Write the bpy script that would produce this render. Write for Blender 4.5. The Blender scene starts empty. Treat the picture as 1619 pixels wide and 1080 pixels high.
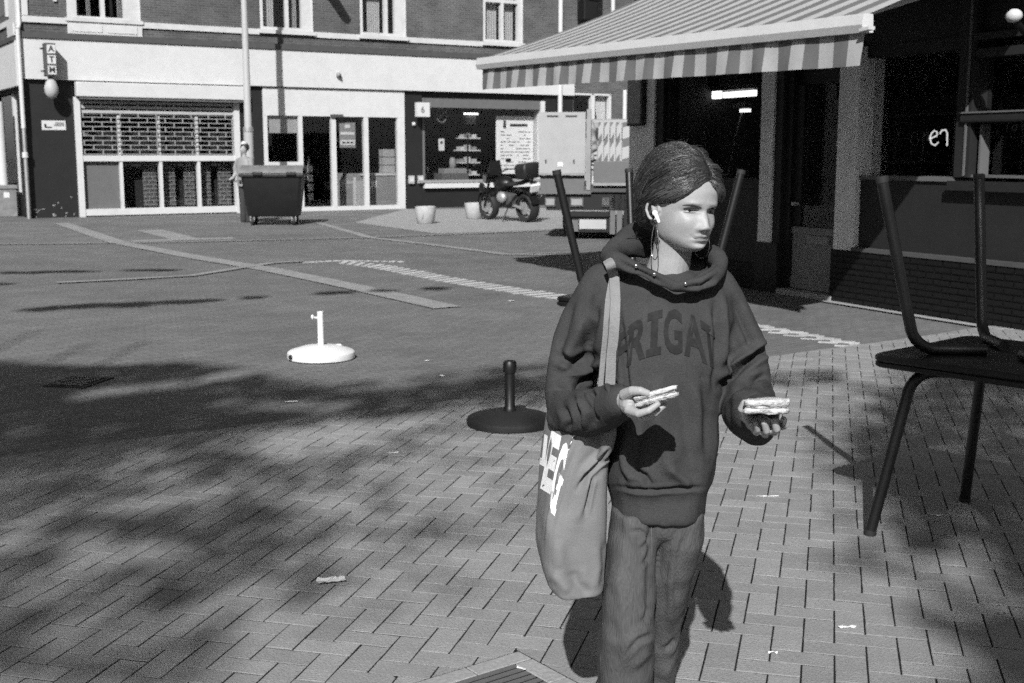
import bpy, bmesh, math, random
import numpy as np
from mathutils import Vector, Matrix, noise
from mathutils.bvhtree import BVHTree

random.seed(7)
RNG = np.random.default_rng(7)
S = bpy.context.scene
C = S.collection
PI = math.pi
R = math.radians

# ---------------------------------------------------------------- camera, sky, sun, exposure
CAM_H, CAM_P, CAM_F = 1.6, R(8.77), 1915.0          # eye height, downward tilt, focal length in photo pixels
cam = bpy.data.cameras.new('camera')
camo = bpy.data.objects.new('camera', cam)
C.objects.link(camo)
camo.location = (0, 0, CAM_H)
camo.rotation_euler = (PI / 2 - CAM_P, 0, 0)
cam.sensor_width = 36.0
cam.lens = CAM_F / 1619 * 36.0
cam.clip_start, cam.clip_end = 0.05, 2000
cam.dof.use_dof = True
cam.dof.focus_distance = 3.0
cam.dof.aperture_fstop = 9.0
S.camera = camo

SUN_EL, SUN_AZ = R(35.5), R(7.0)                     # light travels away from the camera, a little to the right
SUN_D = np.array([math.sin(SUN_AZ) * math.cos(SUN_EL), math.cos(SUN_AZ) * math.cos(SUN_EL), -math.sin(SUN_EL)])
W = bpy.data.worlds.new('World')
S.world = W
W.use_nodes = True
nt = W.node_tree
bg = nt.nodes['Background']
sky = nt.nodes.new('ShaderNodeTexSky')
sky.sky_type = 'NISHITA'
sky.sun_disc = False
sky.sun_elevation = SUN_EL
sky.sun_rotation = PI + SUN_AZ
bw = nt.nodes.new('ShaderNodeRGBToBW')               # black and white film
nt.links.new(sky.outputs[0], bw.inputs[0])
nt.links.new(bw.outputs[0], bg.inputs[0])
bg.inputs[1].default_value = 0.064
sun = bpy.data.lights.new('sun', 'SUN')
sun.energy = 4.6
sun.angle = R(0.5)
sun.color = (1, 1, 1)
suno = bpy.data.objects.new('sun', sun)
C.objects.link(suno)
suno.rotation_euler = Vector(-SUN_D).to_track_quat('Z', 'Y').to_euler()
suno.location = (-5, -20, 30)
S.view_settings.view_transform = 'Standard'
S.view_settings.look = 'None'
S.view_settings.exposure = 0.5
S.view_settings.gamma = 1.0
S.view_settings.use_curve_mapping = False
S.cycles.use_denoising = False
S.cycles.max_bounces = 6
S.cycles.transparent_max_bounces = 8
S.cycles.caustics_reflective = False
S.cycles.caustics_refractive = False
S.cycles.use_adaptive_sampling = True
S.cycles.adaptive_threshold = 0.05               # a little noise is left in, like the film's grain
S.cycles.adaptive_min_samples = 20

# ---------------------------------------------------------------- measuring helpers: photo point -> place in the world
_fw = np.array([0, math.cos(CAM_P), -math.sin(CAM_P)])
_up = np.array([0, math.sin(CAM_P), math.cos(CAM_P)])
_rt = np.array([1.0, 0, 0])
_o = np.array([0, 0, CAM_H])


def ray(x, y):
    return _fw + _rt * (x - 809.5) / CAM_F - _up * (y - 540) / CAM_F


def gp(x, y, z=0.0):
    r = ray(x, y)
    return _o + r * ((z - CAM_H) / r[2])


def at(x, y, Y):
    r = ray(x, y)
    return _o + r * (Y / r[1])


def pj(P):
    d = np.asarray(P, float) - _o
    z = d @ _fw
    return np.stack([809.5 + CAM_F * (d @ _rt) / z, 540 - CAM_F * (d @ _up) / z], -1)


# ---------------------------------------------------------------- object helpers
def tag(o, label=None, cat=None, group=None, kind=None):
    if label: o['label'] = label
    if cat: o['category'] = cat
    if group: o['group'] = group
    if kind: o['kind'] = kind
    return o


def thing(name, label, cat, loc=(0, 0, 0), rotz=0.0, group=None):
    o = bpy.data.objects.new(name, None)
    o.empty_display_size = 0.1
    C.objects.link(o)
    o.location = loc
    o.rotation_euler = (0, 0, rotz)
    return tag(o, label, cat, group)


def link_mesh(name, me, mat, parent=None, smooth=None):
    o = bpy.data.objects.new(name, me)
    C.objects.link(o)
    if parent is not None: o.parent = parent
    if mat is not None:
        me.materials.clear()
        me.materials.append(mat)
    if smooth is not None:
        me.polygons.foreach_set('use_smooth', [True] * len(me.polygons))
        if smooth < 180: me.set_sharp_from_angle(angle=R(smooth))
    return o


class MB:
    def __init__(s):
        s.v, s.f = [], []

    def add(s, vs, fs):
        n = len(s.v)
        s.v += [tuple(map(float, v)) for v in vs]
        s.f += [tuple(i + n for i in f) for f in fs]
        return s

    def box(s, x0, x1, y0, y1, z0, z1):
        return s.add([(x0, y0, z0), (x1, y0, z0), (x1, y1, z0), (x0, y1, z0), (x0, y0, z1), (x1, y0, z1), (x1, y1, z1), (x0, y1, z1)],
                     [(3, 2, 1, 0), (4, 5, 6, 7), (0, 1, 5, 4), (1, 2, 6, 5), (2, 3, 7, 6), (3, 0, 4, 7)])

    def obox(s, c, a, b, d):
        c, a, b, d = map(np.array, (c, a, b, d))
        vs = [c + i * a + j * b + k * d for k in (-1, 1) for i, j in ((-1, -1), (1, -1), (1, 1), (-1, 1))]
        return s.add(vs, [(3, 2, 1, 0), (4, 5, 6, 7), (0, 1, 5, 4), (1, 2, 6, 5), (2, 3, 7, 6), (3, 0, 4, 7)])

    def prism(s, poly, z0, z1):
        n = len(poly)
        vs = [(p[0], p[1], z0) for p in poly] + [(p[0], p[1], z1) for p in poly]
        fs = [tuple(range(n))[::-1], tuple(range(n, 2 * n))] + [(i, (i + 1) % n, n + (i + 1) % n, n + i) for i in range(n)]
        return s.add(vs, fs)

    def loft(s, rings, cap=True, closed=False):
        n, m = len(rings[0]), len(rings)
        vs = [p for r in rings for p in r]
        fs = []
        for j in range(m if closed else m - 1):
            k = (j + 1) % m
            for i in range(n):
                fs.append((j * n + i, j * n + (i + 1) % n, k * n + (i + 1) % n, k * n + i))
        if cap and not closed:
            fs.append(tuple(range(n))[::-1])
            fs.append(tuple((m - 1) * n + i for i in range(n)))
        return s.add(vs, fs)

    def tube(s, pts, r, n=10, round_ends=False, flat=1.0, up=None, closed=False):
        P = [np.array(p, float) for p in pts]
        rs = [r] * len(P) if np.isscalar(r) else list(r)
        if round_ends:
            d0 = (P[0] - P[1]) / max(1e-9, np.linalg.norm(P[0] - P[1]))
            d1 = (P[-1] - P[-2]) / max(1e-9, np.linalg.norm(P[-1] - P[-2]))
            a, b = [], []
            for t in (0.15, 0.5, 0.85):
                q = math.sqrt(1 - t * t)
                a.append((P[0] + d0 * rs[0] * math.sqrt(1 - (1 - q) ** 2) * 0 + d0 * rs[0] * t, rs[0] * q))
                b.append((P[-1] + d1 * rs[-1] * t, rs[-1] * q))
            P = [x[0] for x in a[::-1]] + P + [x[0] for x in b]
            rs = [x[1] for x in a[::-1]] + rs + [x[1] for x in b]
        rings, prev = [], None
        m = len(P)
        for i in range(m):
            if closed: t = P[(i + 1) % m] - P[i - 1]
            else: t = P[min(i + 1, m - 1)] - P[max(i - 1, 0)]
            t = t / max(1e-9, np.linalg.norm(t))
            if prev is None:
                u = np.array(up, float) if up is not None else (np.array([0, 0, 1.0]) if abs(t[2]) < 0.9 else np.array([1.0, 0, 0]))
            else: u = prev
            u = u - t * (u @ t)
            u = u / max(1e-9, np.linalg.norm(u))
            prev = u
            w = np.cross(t, u)
            rings.append([P[i] + rs[i] * (math.cos(a) * u * flat + math.sin(a) * w) for a in [2 * PI * k / n for k in range(n)]])
        return s.loft(rings, True, closed)

    def lathe(s, prof, n=24, c=(0, 0, 0), axis='z'):
        rings = []
        for r, z in prof:
            ring = []
            for k in range(n):
                a = 2 * PI * k / n
                p = (r * math.cos(a), r * math.sin(a), z)
                if axis == 'y': p = (p[0], p[2], -p[1])
                if axis == 'x': p = (p[2], p[1], -p[0])
                ring.append((p[0] + c[0], p[1] + c[1], p[2] + c[2]))
            rings.append(ring)
        return s.loft(rings)

    def ball(s, c, r, n=14, m=9):
        r = (r, r, r) if np.isscalar(r) else r
        prof = []
        rings = []
        for j in range(1, m):
            a = PI * j / m
            rings.append([(c[0] + r[0] * math.sin(a) * math.cos(2 * PI * k / n), c[1] + r[1] * math.sin(a) * math.sin(2 * PI * k / n), c[2] - r[2] * math.cos(a)) for k in range(n)])
        return s.loft(rings)

    def mesh(s, name):
        me = bpy.data.meshes.new(name)
        me.from_pydata(s.v, [], s.f)
        me.update()
        return me

    def build(s, name, mat, parent=None, smooth=None, bevel=0.0):
        me = s.mesh(name)
        if bevel > 0:
            bm = bmesh.new()
            bm.from_mesh(me)
            es = [e for e in bm.edges if len(e.link_faces) == 2 and e.calc_face_angle(0) > 0.6]
            bmesh.ops.bevel(bm, geom=es, offset=bevel, segments=2, affect='EDGES', profile=0.5, clamp_overlap=True)
            bm.to_mesh(me)
            bm.free()
        return link_mesh(name, me, mat, parent, smooth)


def bx(name, mat, parent, x0, x1, y0, y1, z0, z1, bevel=0.0):
    return MB().box(x0, x1, y0, y1, z0, z1).build(name, mat, parent, None, bevel)


def copy_tree(o, parent=None):
    c = o.copy()
    C.objects.link(c)
    c.parent = parent
    for ch in list(o.children): copy_tree(ch, c)
    return c


def text_mesh(txt, size=1.0, align='CENTER', shear=0.0, bold=0.0, ext=0.0):
    cu = bpy.data.curves.new('lettering', 'FONT')
    cu.body = txt
    cu.size = size
    cu.align_x = align
    cu.align_y = 'CENTER'
    cu.shear = shear
    cu.offset = bold
    cu.extrude = ext
    cu.resolution_u = 3
    o = bpy.data.objects.new('lettering', cu)
    C.objects.link(o)
    dg = bpy.context.evaluated_depsgraph_get()
    me = bpy.data.meshes.new_from_object(o.evaluated_get(dg))
    bpy.data.objects.remove(o)
    bpy.data.curves.remove(cu)
    return me


def sign_text(name, txt, size, mat, parent, loc, rot=(PI / 2, 0, 0), bold=0.0, sx=1.0):
    me = text_mesh(txt, size, bold=bold, ext=0.001)
    o = link_mesh(name, me, mat, parent)
    o.location = loc
    o.rotation_euler = rot
    o.scale = (sx, 1, 1)
    return o


def remeshed(mb, voxel, smooth_it=0, factor=0.5):
    me = mb.mesh('tmp')
    o = bpy.data.objects.new('tmp', me)
    C.objects.link(o)
    m = o.modifiers.new('r', 'REMESH')
    m.mode = 'VOXEL'
    m.voxel_size = voxel
    m.adaptivity = 0
    if smooth_it:
        k = o.modifiers.new('s', 'SMOOTH')
        k.factor = factor
        k.iterations = smooth_it
    dg = bpy.context.evaluated_depsgraph_get()
    out = bpy.data.meshes.new_from_object(o.evaluated_get(dg))
    bpy.data.objects.remove(o)
    bpy.data.meshes.remove(me)
    return out


def get_co(me):
    a = np.empty(len(me.vertices) * 3)
    me.vertices.foreach_get('co', a)
    return a.reshape(-1, 3)


def get_no(me):
    a = np.empty(len(me.vertices) * 3)
    me.vertices.foreach_get('normal', a)
    return a.reshape(-1, 3)


def set_co(me, co):
    me.vertices.foreach_set('co', np.ascontiguousarray(co).ravel())
    me.update()


def set_attr(me, name, val):
    a = me.attributes.new(name, 'FLOAT', 'POINT')
    a.data.foreach_set('value', np.ascontiguousarray(val, dtype=np.float32))


# ---------------------------------------------------------------- materials (greys: the film is black and white)
def nd(t, kind, **kw):
    n = t.nodes.new(kind)
    for k, v in kw.items(): setattr(n, k, v)
    return n


def gmat(name, v, rough=0.75, var=0.18, scale=6.0, fine=120.0, fvar=0.12, bump=0.15, bscale=60.0, metal=0.0, spec=0.4, attr=None, rnd=0.0, dirt=0.0, sheen=0.0, stretch=None):
    m = bpy.data.materials.new(name)
    m.use_nodes = True
    t = m.node_tree
    L = t.links.new
    b = t.nodes['Principled BSDF']
    b.inputs['Roughness'].default_value = rough
    b.inputs['Metallic'].default_value = metal
    b.inputs['Specular IOR Level'].default_value = spec
    if sheen: b.inputs['Sheen Weight'].default_value = sheen
    tc = nd(t, 'ShaderNodeTexCoord')
    src = tc.outputs['Object']
    if stretch:
        mp = nd(t, 'ShaderNodeMapping')
        mp.inputs['Scale'].default_value = stretch
        L(src, mp.inputs[0])
        src = mp.outputs[0]
    n1 = nd(t, 'ShaderNodeTexNoise')
    n1.inputs['Scale'].default_value = scale
    n1.inputs['Detail'].default_value = 5
    n2 = nd(t, 'ShaderNodeTexNoise')
    n2.inputs['Scale'].default_value = fine
    n2.inputs['Detail'].default_value = 3
    L(src, n1.inputs[0])
    L(src, n2.inputs[0])

    def rng(sock, lo, hi, a=0.25, z=0.75):
        r = nd(t, 'ShaderNodeMapRange')
        r.inputs[1].default_value, r.inputs[2].default_value = a, z
        r.inputs[3].default_value, r.inputs[4].default_value = lo, hi
        L(sock, r.inputs[0])
        return r.outputs[0]

    def mul(a, c):
        k = nd(t, 'ShaderNodeMath', operation='MULTIPLY')
        for i, q in ((0, a), (1, c)):
            if isinstance(q, (int, float)): k.inputs[i].default_value = q
            else: L(q, k.inputs[i])
        return k.outputs[0]
    x = mul(rng(n1.outputs[0], 1 - var, 1 + var), rng(n2.outputs[0], 1 - fvar, 1 + fvar))
    x = mul(x, v)
    if attr:
        an = nd(t, 'ShaderNodeAttribute', attribute_name=attr)
        x = mul(x, an.outputs['Fac'])
    if rnd:
        oi = nd(t, 'ShaderNodeObjectInfo')
        x = mul(x, rng(oi.outputs['Random'], 1 - rnd, 1 + rnd, 0, 1))
    if dirt:
        n3 = nd(t, 'ShaderNodeTexNoise')
        n3.inputs['Scale'].default_value = 1.7
        n3.inputs['Detail'].default_value = 8
        n3.inputs['Roughness'].default_value = 0.7
        L(src, n3.inputs[0])
        x = mul(x, rng(n3.outputs[0], 1.0, 1 - dirt, 0.48, 0.72))
    L(x, b.inputs['Base Color'])
    if bump:
        n4 = nd(t, 'ShaderNodeTexNoise')
        n4.inputs['Scale'].default_value = bscale
        n4.inputs['Detail'].default_value = 4
        L(src, n4.inputs[0])
        bp = nd(t, 'ShaderNodeBump')
        bp.inputs['Strength'].default_value = bump
        bp.inputs['Distance'].default_value = 0.01
        L(n4.outputs[0], bp.inputs['Height'])
        L(bp.outputs[0], b.inputs['Normal'])
    return m


def brickmat(name, c1, c2, mortar, bw_, bh, ms, rot=0.0, plan=False, bump=0.5, rough=0.85, fvar=0.15, var=0.2):
    m = bpy.data.materials.new(name)
    m.use_nodes = True
    t = m.node_tree
    L = t.links.new
    b = t.nodes['Principled BSDF']
    b.inputs['Roughness'].default_value = rough
    b.inputs['Specular IOR Level'].default_value = 0.3
    tc = nd(t, 'ShaderNodeTexCoord')
    if plan:
        mp = nd(t, 'ShaderNodeMapping')
        mp.inputs['Rotation'].default_value = (0, 0, rot)
        L(tc.outputs['Object'], mp.inputs[0])
        vec = mp.outputs[0]
    else:
        sp = nd(t, 'ShaderNodeSeparateXYZ')
        L(tc.outputs['Object'], sp.inputs[0])
        ad = nd(t, 'ShaderNodeMath', operation='ADD')
        L(sp.outputs[0], ad.inputs[0])
        L(sp.outputs[1], ad.inputs[1])
        cb = nd(t, 'ShaderNodeCombineXYZ')
        L(ad.outputs[0], cb.inputs[0])
        L(sp.outputs[2], cb.inputs[1])
        vec = cb.outputs[0]
    br = nd(t, 'ShaderNodeTexBrick')
    br.inputs['Scale'].default_value = 1.0
    br.inputs['Color1'].default_value = (c1, c1, c1, 1)
    br.inputs['Color2'].default_value = (c2, c2, c2, 1)
    br.inputs['Mortar'].default_value = (mortar, mortar, mortar, 1)
    br.inputs['Brick Width'].default_value = bw_
    br.inputs['Row Height'].default_value = bh
    br.inputs['Mortar Size'].default_value = ms
    br.inputs['Mortar Smooth'].default_value = 0.3
    L(vec, br.inputs[0])
    n1 = nd(t, 'ShaderNodeTexNoise')
    n1.inputs['Scale'].default_value = 1.3
    n1.inputs['Detail'].default_value = 7
    n2 = nd(t, 'ShaderNodeTexNoise')
    n2.inputs['Scale'].default_value = 90
    L(tc.outputs['Object'], n1.inputs[0])
    L(tc.outputs['Object'], n2.inputs[0])
    n3 = nd(t, 'ShaderNodeTexNoise')
    n3.inputs['Scale'].default_value = 0.3
    n3.inputs['Detail'].default_value = 9
    n3.inputs['Roughness'].default_value = 0.65
    L(tc.outputs['Object'], n3.inputs[0])
    x = br.outputs[0]
    for n_, q in ((n1, var), (n2, fvar), (n3, var * 1.1)):
        r = nd(t, 'ShaderNodeMapRange')
        r.inputs[1].default_value, r.inputs[2].default_value = 0.25, 0.75
        r.inputs[3].default_value, r.inputs[4].default_value = 1 - q, 1 + q
        L(n_.outputs[0], r.inputs[0])
        k = nd(t, 'ShaderNodeMix', data_type='RGBA', blend_type='MULTIPLY')
        k.inputs[0].default_value = 1
        L(x, k.inputs[6])
        L(r.outputs[0], k.inputs[7])
        x = k.outputs[2]
    L(x, b.inputs['Base Color'])
    inv = nd(t, 'ShaderNodeMath', operation='SUBTRACT')
    inv.inputs[0].default_value = 1
    L(br.outputs['Fac'], inv.inputs[1])
    ad2 = nd(t, 'ShaderNodeMath', operation='MULTIPLY_ADD')
    L(n2.outputs[0], ad2.inputs[0])
    ad2.inputs[1].default_value = 0.35
    L(inv.outputs[0], ad2.inputs[2])
    bp = nd(t, 'ShaderNodeBump')
    bp.inputs['Strength'].default_value = bump
    bp.inputs['Distance'].default_value = 0.008
    L(ad2.outputs[0], bp.inputs['Height'])
    L(bp.outputs[0], b.inputs['Normal'])
    return m


def glassmat(name, refl=0.5, tint=0.75):
    m = bpy.data.materials.new(name)
    m.use_nodes = True
    t = m.node_tree
    t.nodes.clear()
    out = nd(t, 'ShaderNodeOutputMaterial')
    tr = nd(t, 'ShaderNodeBsdfTransparent')
    tr.inputs[0].default_value = (tint, tint, tint, 1)
    gl = nd(t, 'ShaderNodeBsdfGlossy')
    gl.inputs['Roughness'].default_value = 0.02
    gl.inputs[0].default_value = (refl, refl, refl, 1)
    lw = nd(t, 'ShaderNodeLayerWeight')
    lw.inputs[0].default_value = 0.5
    pw = nd(t, 'ShaderNodeMath', operation='POWER')
    pw.inputs[1].default_value = 4.0
    t.links.new(lw.outputs['Facing'], pw.inputs[0])
    fr = nd(t, 'ShaderNodeMath', operation='MULTIPLY_ADD')
    t.links.new(pw.outputs[0], fr.inputs[0])
    fr.inputs[1].default_value, fr.inputs[2].default_value = 0.8, 0.045
    mx = nd(t, 'ShaderNodeMixShader')
    t.links.new(fr.outputs[0], mx.inputs[0])
    t.links.new(tr.outputs[0], mx.inputs[1])
    t.links.new(gl.outputs[0], mx.inputs[2])
    t.links.new(mx.outputs[0], out.inputs[0])
    return m


def emitmat(name, v, s):
    m = bpy.data.materials.new(name)
    m.use_nodes = True
    b = m.node_tree.nodes['Principled BSDF']
    b.inputs['Base Color'].default_value = (v, v, v, 1)
    b.inputs['Emission Color'].default_value = (1, 1, 1, 1)
    b.inputs['Emission Strength'].default_value = s
    return m


M = {}
M['road'] = brickmat('road_clinkers', 0.125, 0.155, 0.085, 0.2, 0.07, 0.006, rot=R(-42), plan=True, bump=0.35, fvar=0.3, var=0.16)
M['far_pave'] = brickmat('far_pavers', 0.13, 0.155, 0.09, 0.2, 0.1, 0.006, rot=R(31.8), plan=True, bump=0.2, fvar=0.25)
M['light_pave'] = gmat('light_pavers', 0.27, var=0.12, scale=4, fvar=0.2, fine=70, bump=0.2)
M['ground'] = gmat('ground', 0.13, var=0.15)
M['sand'] = gmat('joint_sand', 0.018, rough=1.0, var=0.2, bump=0.3, spec=0.1)
M['brick'] = gmat('paving_brick', 0.23, rough=0.85, var=0.10, scale=9, fine=160, fvar=0.2, bump=0.45, bscale=120, rnd=0.11, spec=0.3)
M['brick_mass'] = gmat('paving_brick_far', 0.23, rough=0.85, var=0.10, scale=9, fine=160, fvar=0.2, bump=0.35, bscale=120, attr='tone', spec=0.3)
M['kerb'] = gmat('kerb_stone', 0.3, var=0.15, dirt=0.2)
M['mark'] = gmat('pale_brick_line', 0.25, var=0.2, scale=10, fine=60, fvar=0.3, bump=0.2, dirt=0.3)
M['cobble'] = gmat('white_cobble', 0.42, var=0.2, scale=14, fvar=0.15, bump=0.4, bscale=40, rnd=0.15)
M['white'] = gmat('white_paint', 0.52, rough=0.55, var=0.04, fvar=0.05, bump=0.03, dirt=0.09)
M['white_worn'] = gmat('worn_white_paint', 0.5, rough=0.6, var=0.06, fvar=0.05, bump=0.08, dirt=0.15)
M['dark_wall'] = gmat('dark_painted_wall', 0.011, rough=0.6, var=0.2, scale=3, fvar=0.2, bump=0.3, bscale=14, dirt=0.2)
M['door_panel'] = gmat('cafe_door_panel', 0.2, rough=0.6, var=0.1, bump=0.08)
M['black_wall'] = gmat('black_painted_wood', 0.012, rough=0.5, var=0.25, scale=3, bump=0.1, bscale=20)
M['facade_brick'] = brickmat('facade_brick', 0.06, 0.092, 0.12, 0.215, 0.0625, 0.011, bump=0.5, var=0.25)
M['plinth_brick'] = brickmat('black_brick_plinth', 0.005, 0.008, 0.005, 0.215, 0.0625, 0.01, bump=0.7, rough=0.5)
M['trim_dark'] = gmat('dark_moulding', 0.06, var=0.15, bump=0.1)
M['grey_panel'] = gmat('grey_panel', 0.11, rough=0.6, var=0.08, bump=0.05)
M['light_grey'] = gmat('light_grey_paint', 0.36, rough=0.6, var=0.06, bump=0.05, dirt=0.1)
M['mid_grey'] = gmat('mid_grey_paint', 0.24, rough=0.6, var=0.08, bump=0.05, dirt=0.15)
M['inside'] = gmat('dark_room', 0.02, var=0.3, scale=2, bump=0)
M['cafe_grey'] = gmat('cafe_grey_pillar', 0.72, rough=0.6, var=0.1, bump=0.08, dirt=0.12)
M['cafe_dark'] = gmat('cafe_dark_panel', 0.015, rough=0.6, var=0.12, bump=0.08)
M['glass'] = glassmat('window_glass', 0.55, 0.92)
M['metal'] = gmat('galvanised_metal', 0.42, rough=0.45, var=0.12, metal=0.6, bump=0.05)
M['post'] = gmat('lamp_post_paint', 0.36, rough=0.5, var=0.1, bump=0.05, stretch=(1, 1, 0.1))
M['black_metal'] = gmat('black_metal', 0.006, rough=0.42, var=0.2, bump=0.05, spec=0.5)
M['table_top'] = gmat('black_table_top', 0.006, rough=0.45, var=0.25, scale=20, bump=0.05)
M['rubber'] = gmat('rubber', 0.018, rough=0.7, var=0.2)
M['plastic_dark'] = gmat('dark_bin_plastic', 0.014, rough=0.5, var=0.18, scale=4, bump=0.05, dirt=0.2)
M['plastic_lid'] = gmat('faded_bin_lid', 0.15, rough=0.55, var=0.2, scale=5, bump=0.06, dirt=0.25)
M['plastic_white'] = gmat('white_plastic', 0.66, rough=0.5, var=0.04, bump=0.05, dirt=0.1)
M['cement_black'] = gmat('black_cement', 0.011, rough=0.75, var=0.2, bump=0.4, bscale=90)
M['pot'] = gmat('pale_pot', 0.42, rough=0.8, var=0.12, scale=9, bump=0.15, dirt=0.25)
M['paper'] = gmat('paper', 0.62, rough=0.9, var=0.05, bump=0.2)
M['menu_white'] = gmat('menu_white', 0.8, rough=0.8, var=0.03, bump=0)
M['ink'] = gmat('ink', 0.03, var=0.1, bump=0)
M['tube_light'] = emitmat('lit_tube', 0.8, 2.2)
M['dim_light'] = emitmat('lit_tube_dim', 0.8, 1.3)
M['neon'] = emitmat('lit_neon', 0.8, 0.55)
M['chrome'] = gmat('chrome', 0.6, rough=0.18, metal=1.0, var=0.05, bump=0)
M['curtain'] = gmat('net_curtain', 0.42, var=0.15, scale=20, stretch=(6, 6, 0.3), bump=0.1)
M['concrete'] = gmat('rough_concrete', 0.2, var=0.3, scale=7, bump=0.4, dirt=0.3)
M['fab_light'] = gmat('awning_light', 0.34, rough=0.9, var=0.06, bump=0.1, bscale=300)
M['fab_dark'] = gmat('awning_dark', 0.12, rough=0.9, var=0.08, bump=0.1, bscale=300)
M['awn_bar'] = gmat('awning_bar', 0.5, rough=0.5, var=0.04, bump=0.03, dirt=0.06)
M['panel_grey'] = gmat('blank_panel_paint', 0.31, rough=0.6, var=0.05, bump=0.04, dirt=0.12)
M['leaf'] = gmat('leaf', 0.07, rough=0.6, var=0.3)
M['bark'] = gmat('bark', 0.09, rough=0.9, var=0.3, bump=0.8, bscale=20, stretch=(1, 1, 0.2))
# ================================================================ GROUND
def sheet(name, poly, z, mat, kind='structure', thick=0.0, parent=None):
    mb = MB()
    if thick: mb.prism(poly, z - thick, z)
    else: mb.add([(p[0], p[1], z) for p in poly], [tuple(range(len(poly)))])
    o = mb.build(name, mat, parent)
    if kind: o['kind'] = kind
    return o


sheet('ground', [(-400, -400), (400, -400), (400, 400), (-400, 400)], -0.02, M['ground'])
road = sheet('road', [(-60, -25), (60, -25), (60, 60), (-60, 60)], -0.004, M['road'])

EDGE = [gp(x, y)[:2] for x, y in ((-330, 757), (0, 727), (200, 700), (330, 684.5), (480, 663.5), (600, 649), (700, 638), (800, 626.5), (865, 619), (1000, 598), (1230, 565), (1300, 555), (1370, 546), (1480, 531), (1550, 519))]
EDGE = [tuple(map(float, p)) for p in EDGE]
EDGE.append((6.2, 11.9))
EX = np.array([p[0] for p in EDGE])
EY = np.array([p[1] for p in EDGE])


def edge_y(x): return float(np.interp(x, EX, EY))


PAVE = [(-14, -20), (9, -20), (9, 11.9)] + EDGE[::-1] + [(-14, 3.5)]
pavement = sheet('pavement', PAVE, 0.0120, M['sand'], thick=0.0147)

# drain opening in the pavement
DC = gp(820, 1036)[:2]
da = gp(690, 1076)[:2] - DC
db = gp(893, 1078)[:2] - DC
da = da / np.linalg.norm(da)
db = np.array([da[1], -da[0]]) if (np.array([da[1], -da[0]]) @ db) > 0 else np.array([-da[1], da[0]])
DS = 0.42
DRAIN = [DC, DC + da * DS, DC + (da + db) * DS, DC + db * DS]


def clip(poly, p, n):
    """keep the side where (q-p).n >= 0"""
    out = []
    for i in range(len(poly)):
        a, b = np.array(poly[i]), np.array(poly[(i + 1) % len(poly)])
        ca, cb = (a - p) @ n, (b - p) @ n
        if ca >= 0: out.append(tuple(a))
        if ca * cb < 0: out.append(tuple(a + (b - a) * (ca / (ca - cb))))
    return out


def area(poly):
    return 0.5 * abs(sum(poly[i][0] * poly[(i + 1) % len(poly)][1] - poly[(i + 1) % len(poly)][0] * poly[i][1] for i in range(len(poly)))) if len(poly) > 2 else 0


BW, BG = 0.1, 0.0058
BD = np.array([math.sin(R(14.6)), math.cos(R(14.6))])
BN = np.array([BD[1], -BD[0]])
B0 = gp(1318.5, 963)[:2]


def brick_poly(u0, u1, t0, t1):
    h = BG / 2
    return [tuple(B0 + BN * (u * BW) + BD * (t * BW)) for u, t in ()] or [tuple(B0 + BN * (u * BW + su * h) + BD * (t * BW + st * h)) for u, t, su, st in ((u0, t0, 1, 1), (u1, t0, -1, 1), (u1, t1, -1, -1), (u0, t1, 1, -1))]


me_b = MB()
hl, hw, ch = 0.1 - BG / 2, 0.05 - BG / 2, 0.0016
r0 = [(-hw, -hl), (hw, -hl), (hw, hl), (-hw, hl)]
r1 = [(-hw + ch, -hl + ch), (hw - ch, -hl + ch), (hw - ch, hl - ch), (-hw + ch, hl - ch)]
me_b.loft([[(x, y, 0.001) for x, y in r0], [(x, y, 0.0134) for x, y in r0], [(x, y, 0.0145) for x, y in r1]])
BRICK_ME = me_b.mesh('brick')
BRICK_ME.materials.append(M['brick'])

whole, cut = [], []
for i in range(-85, 85):
    for j in range(-70, 120):
        m = (i - j + 2) % 4
        if m == 0: u0, u1, t0, t1 = i, i + 1, j - 0.5, j + 1.5
        elif m == 1: u0, u1, t0, t1 = i, i + 2, j - 0.5, j + 0.5
        else: continue
        c = B0 + BN * ((u0 + u1) / 2 * BW) + BD * ((t0 + t1) / 2 * BW)
        if c[1] < -0.5 or c[1] > 12 or c[0] > 6.2 or c[0] < -5.5: continue
        ey = edge_y(c[0])
        if c[1] > ey + 0.15: continue
        if c[0] * 0.449 * -1 + 0 > 99: continue
        near_edge = c[1] > ey - 0.16
        dd = (c - DC)
        in_drain = -0.13 < dd @ da < DS + 0.13 and -0.13 < dd @ db < DS + 0.13
        if near_edge or in_drain:
            P = brick_poly(u0, u1, t0, t1)
            if near_edge:
                k = min(max(int(np.searchsorted(EX, c[0])), 1), len(EX) - 1)
                a, b = np.array(EDGE[k - 1]), np.array(EDGE[k])
                d = (b - a) / np.linalg.norm(b - a)
                P = clip(P, a, np.array([d[1], -d[0]]))
            parts = [P]
            if in_drain and len(P) > 2:
                parts, rest = [], P
                for q, n in ((DC - da * .004, -da), (DC + da * (DS + .004), da), (DC - db * .004, -db), (DC + db * (DS + .004), db)):
                    if len(rest) < 3: break
                    parts.append(clip(rest, q, n))
                    rest = clip(rest, q, -n)
            cut += [p for p in parts if area(p) > 0.0004]
        else:
            whole.append((float(c[0]), float(c[1]), m))


def shown(w):
    p = pj((w[0], w[1], 0))
    return (w[0] ** 2 + w[1] ** 2) + (0 if -20 < p[0] < 1640 and p[1] < 1095 else 1000)


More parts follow.
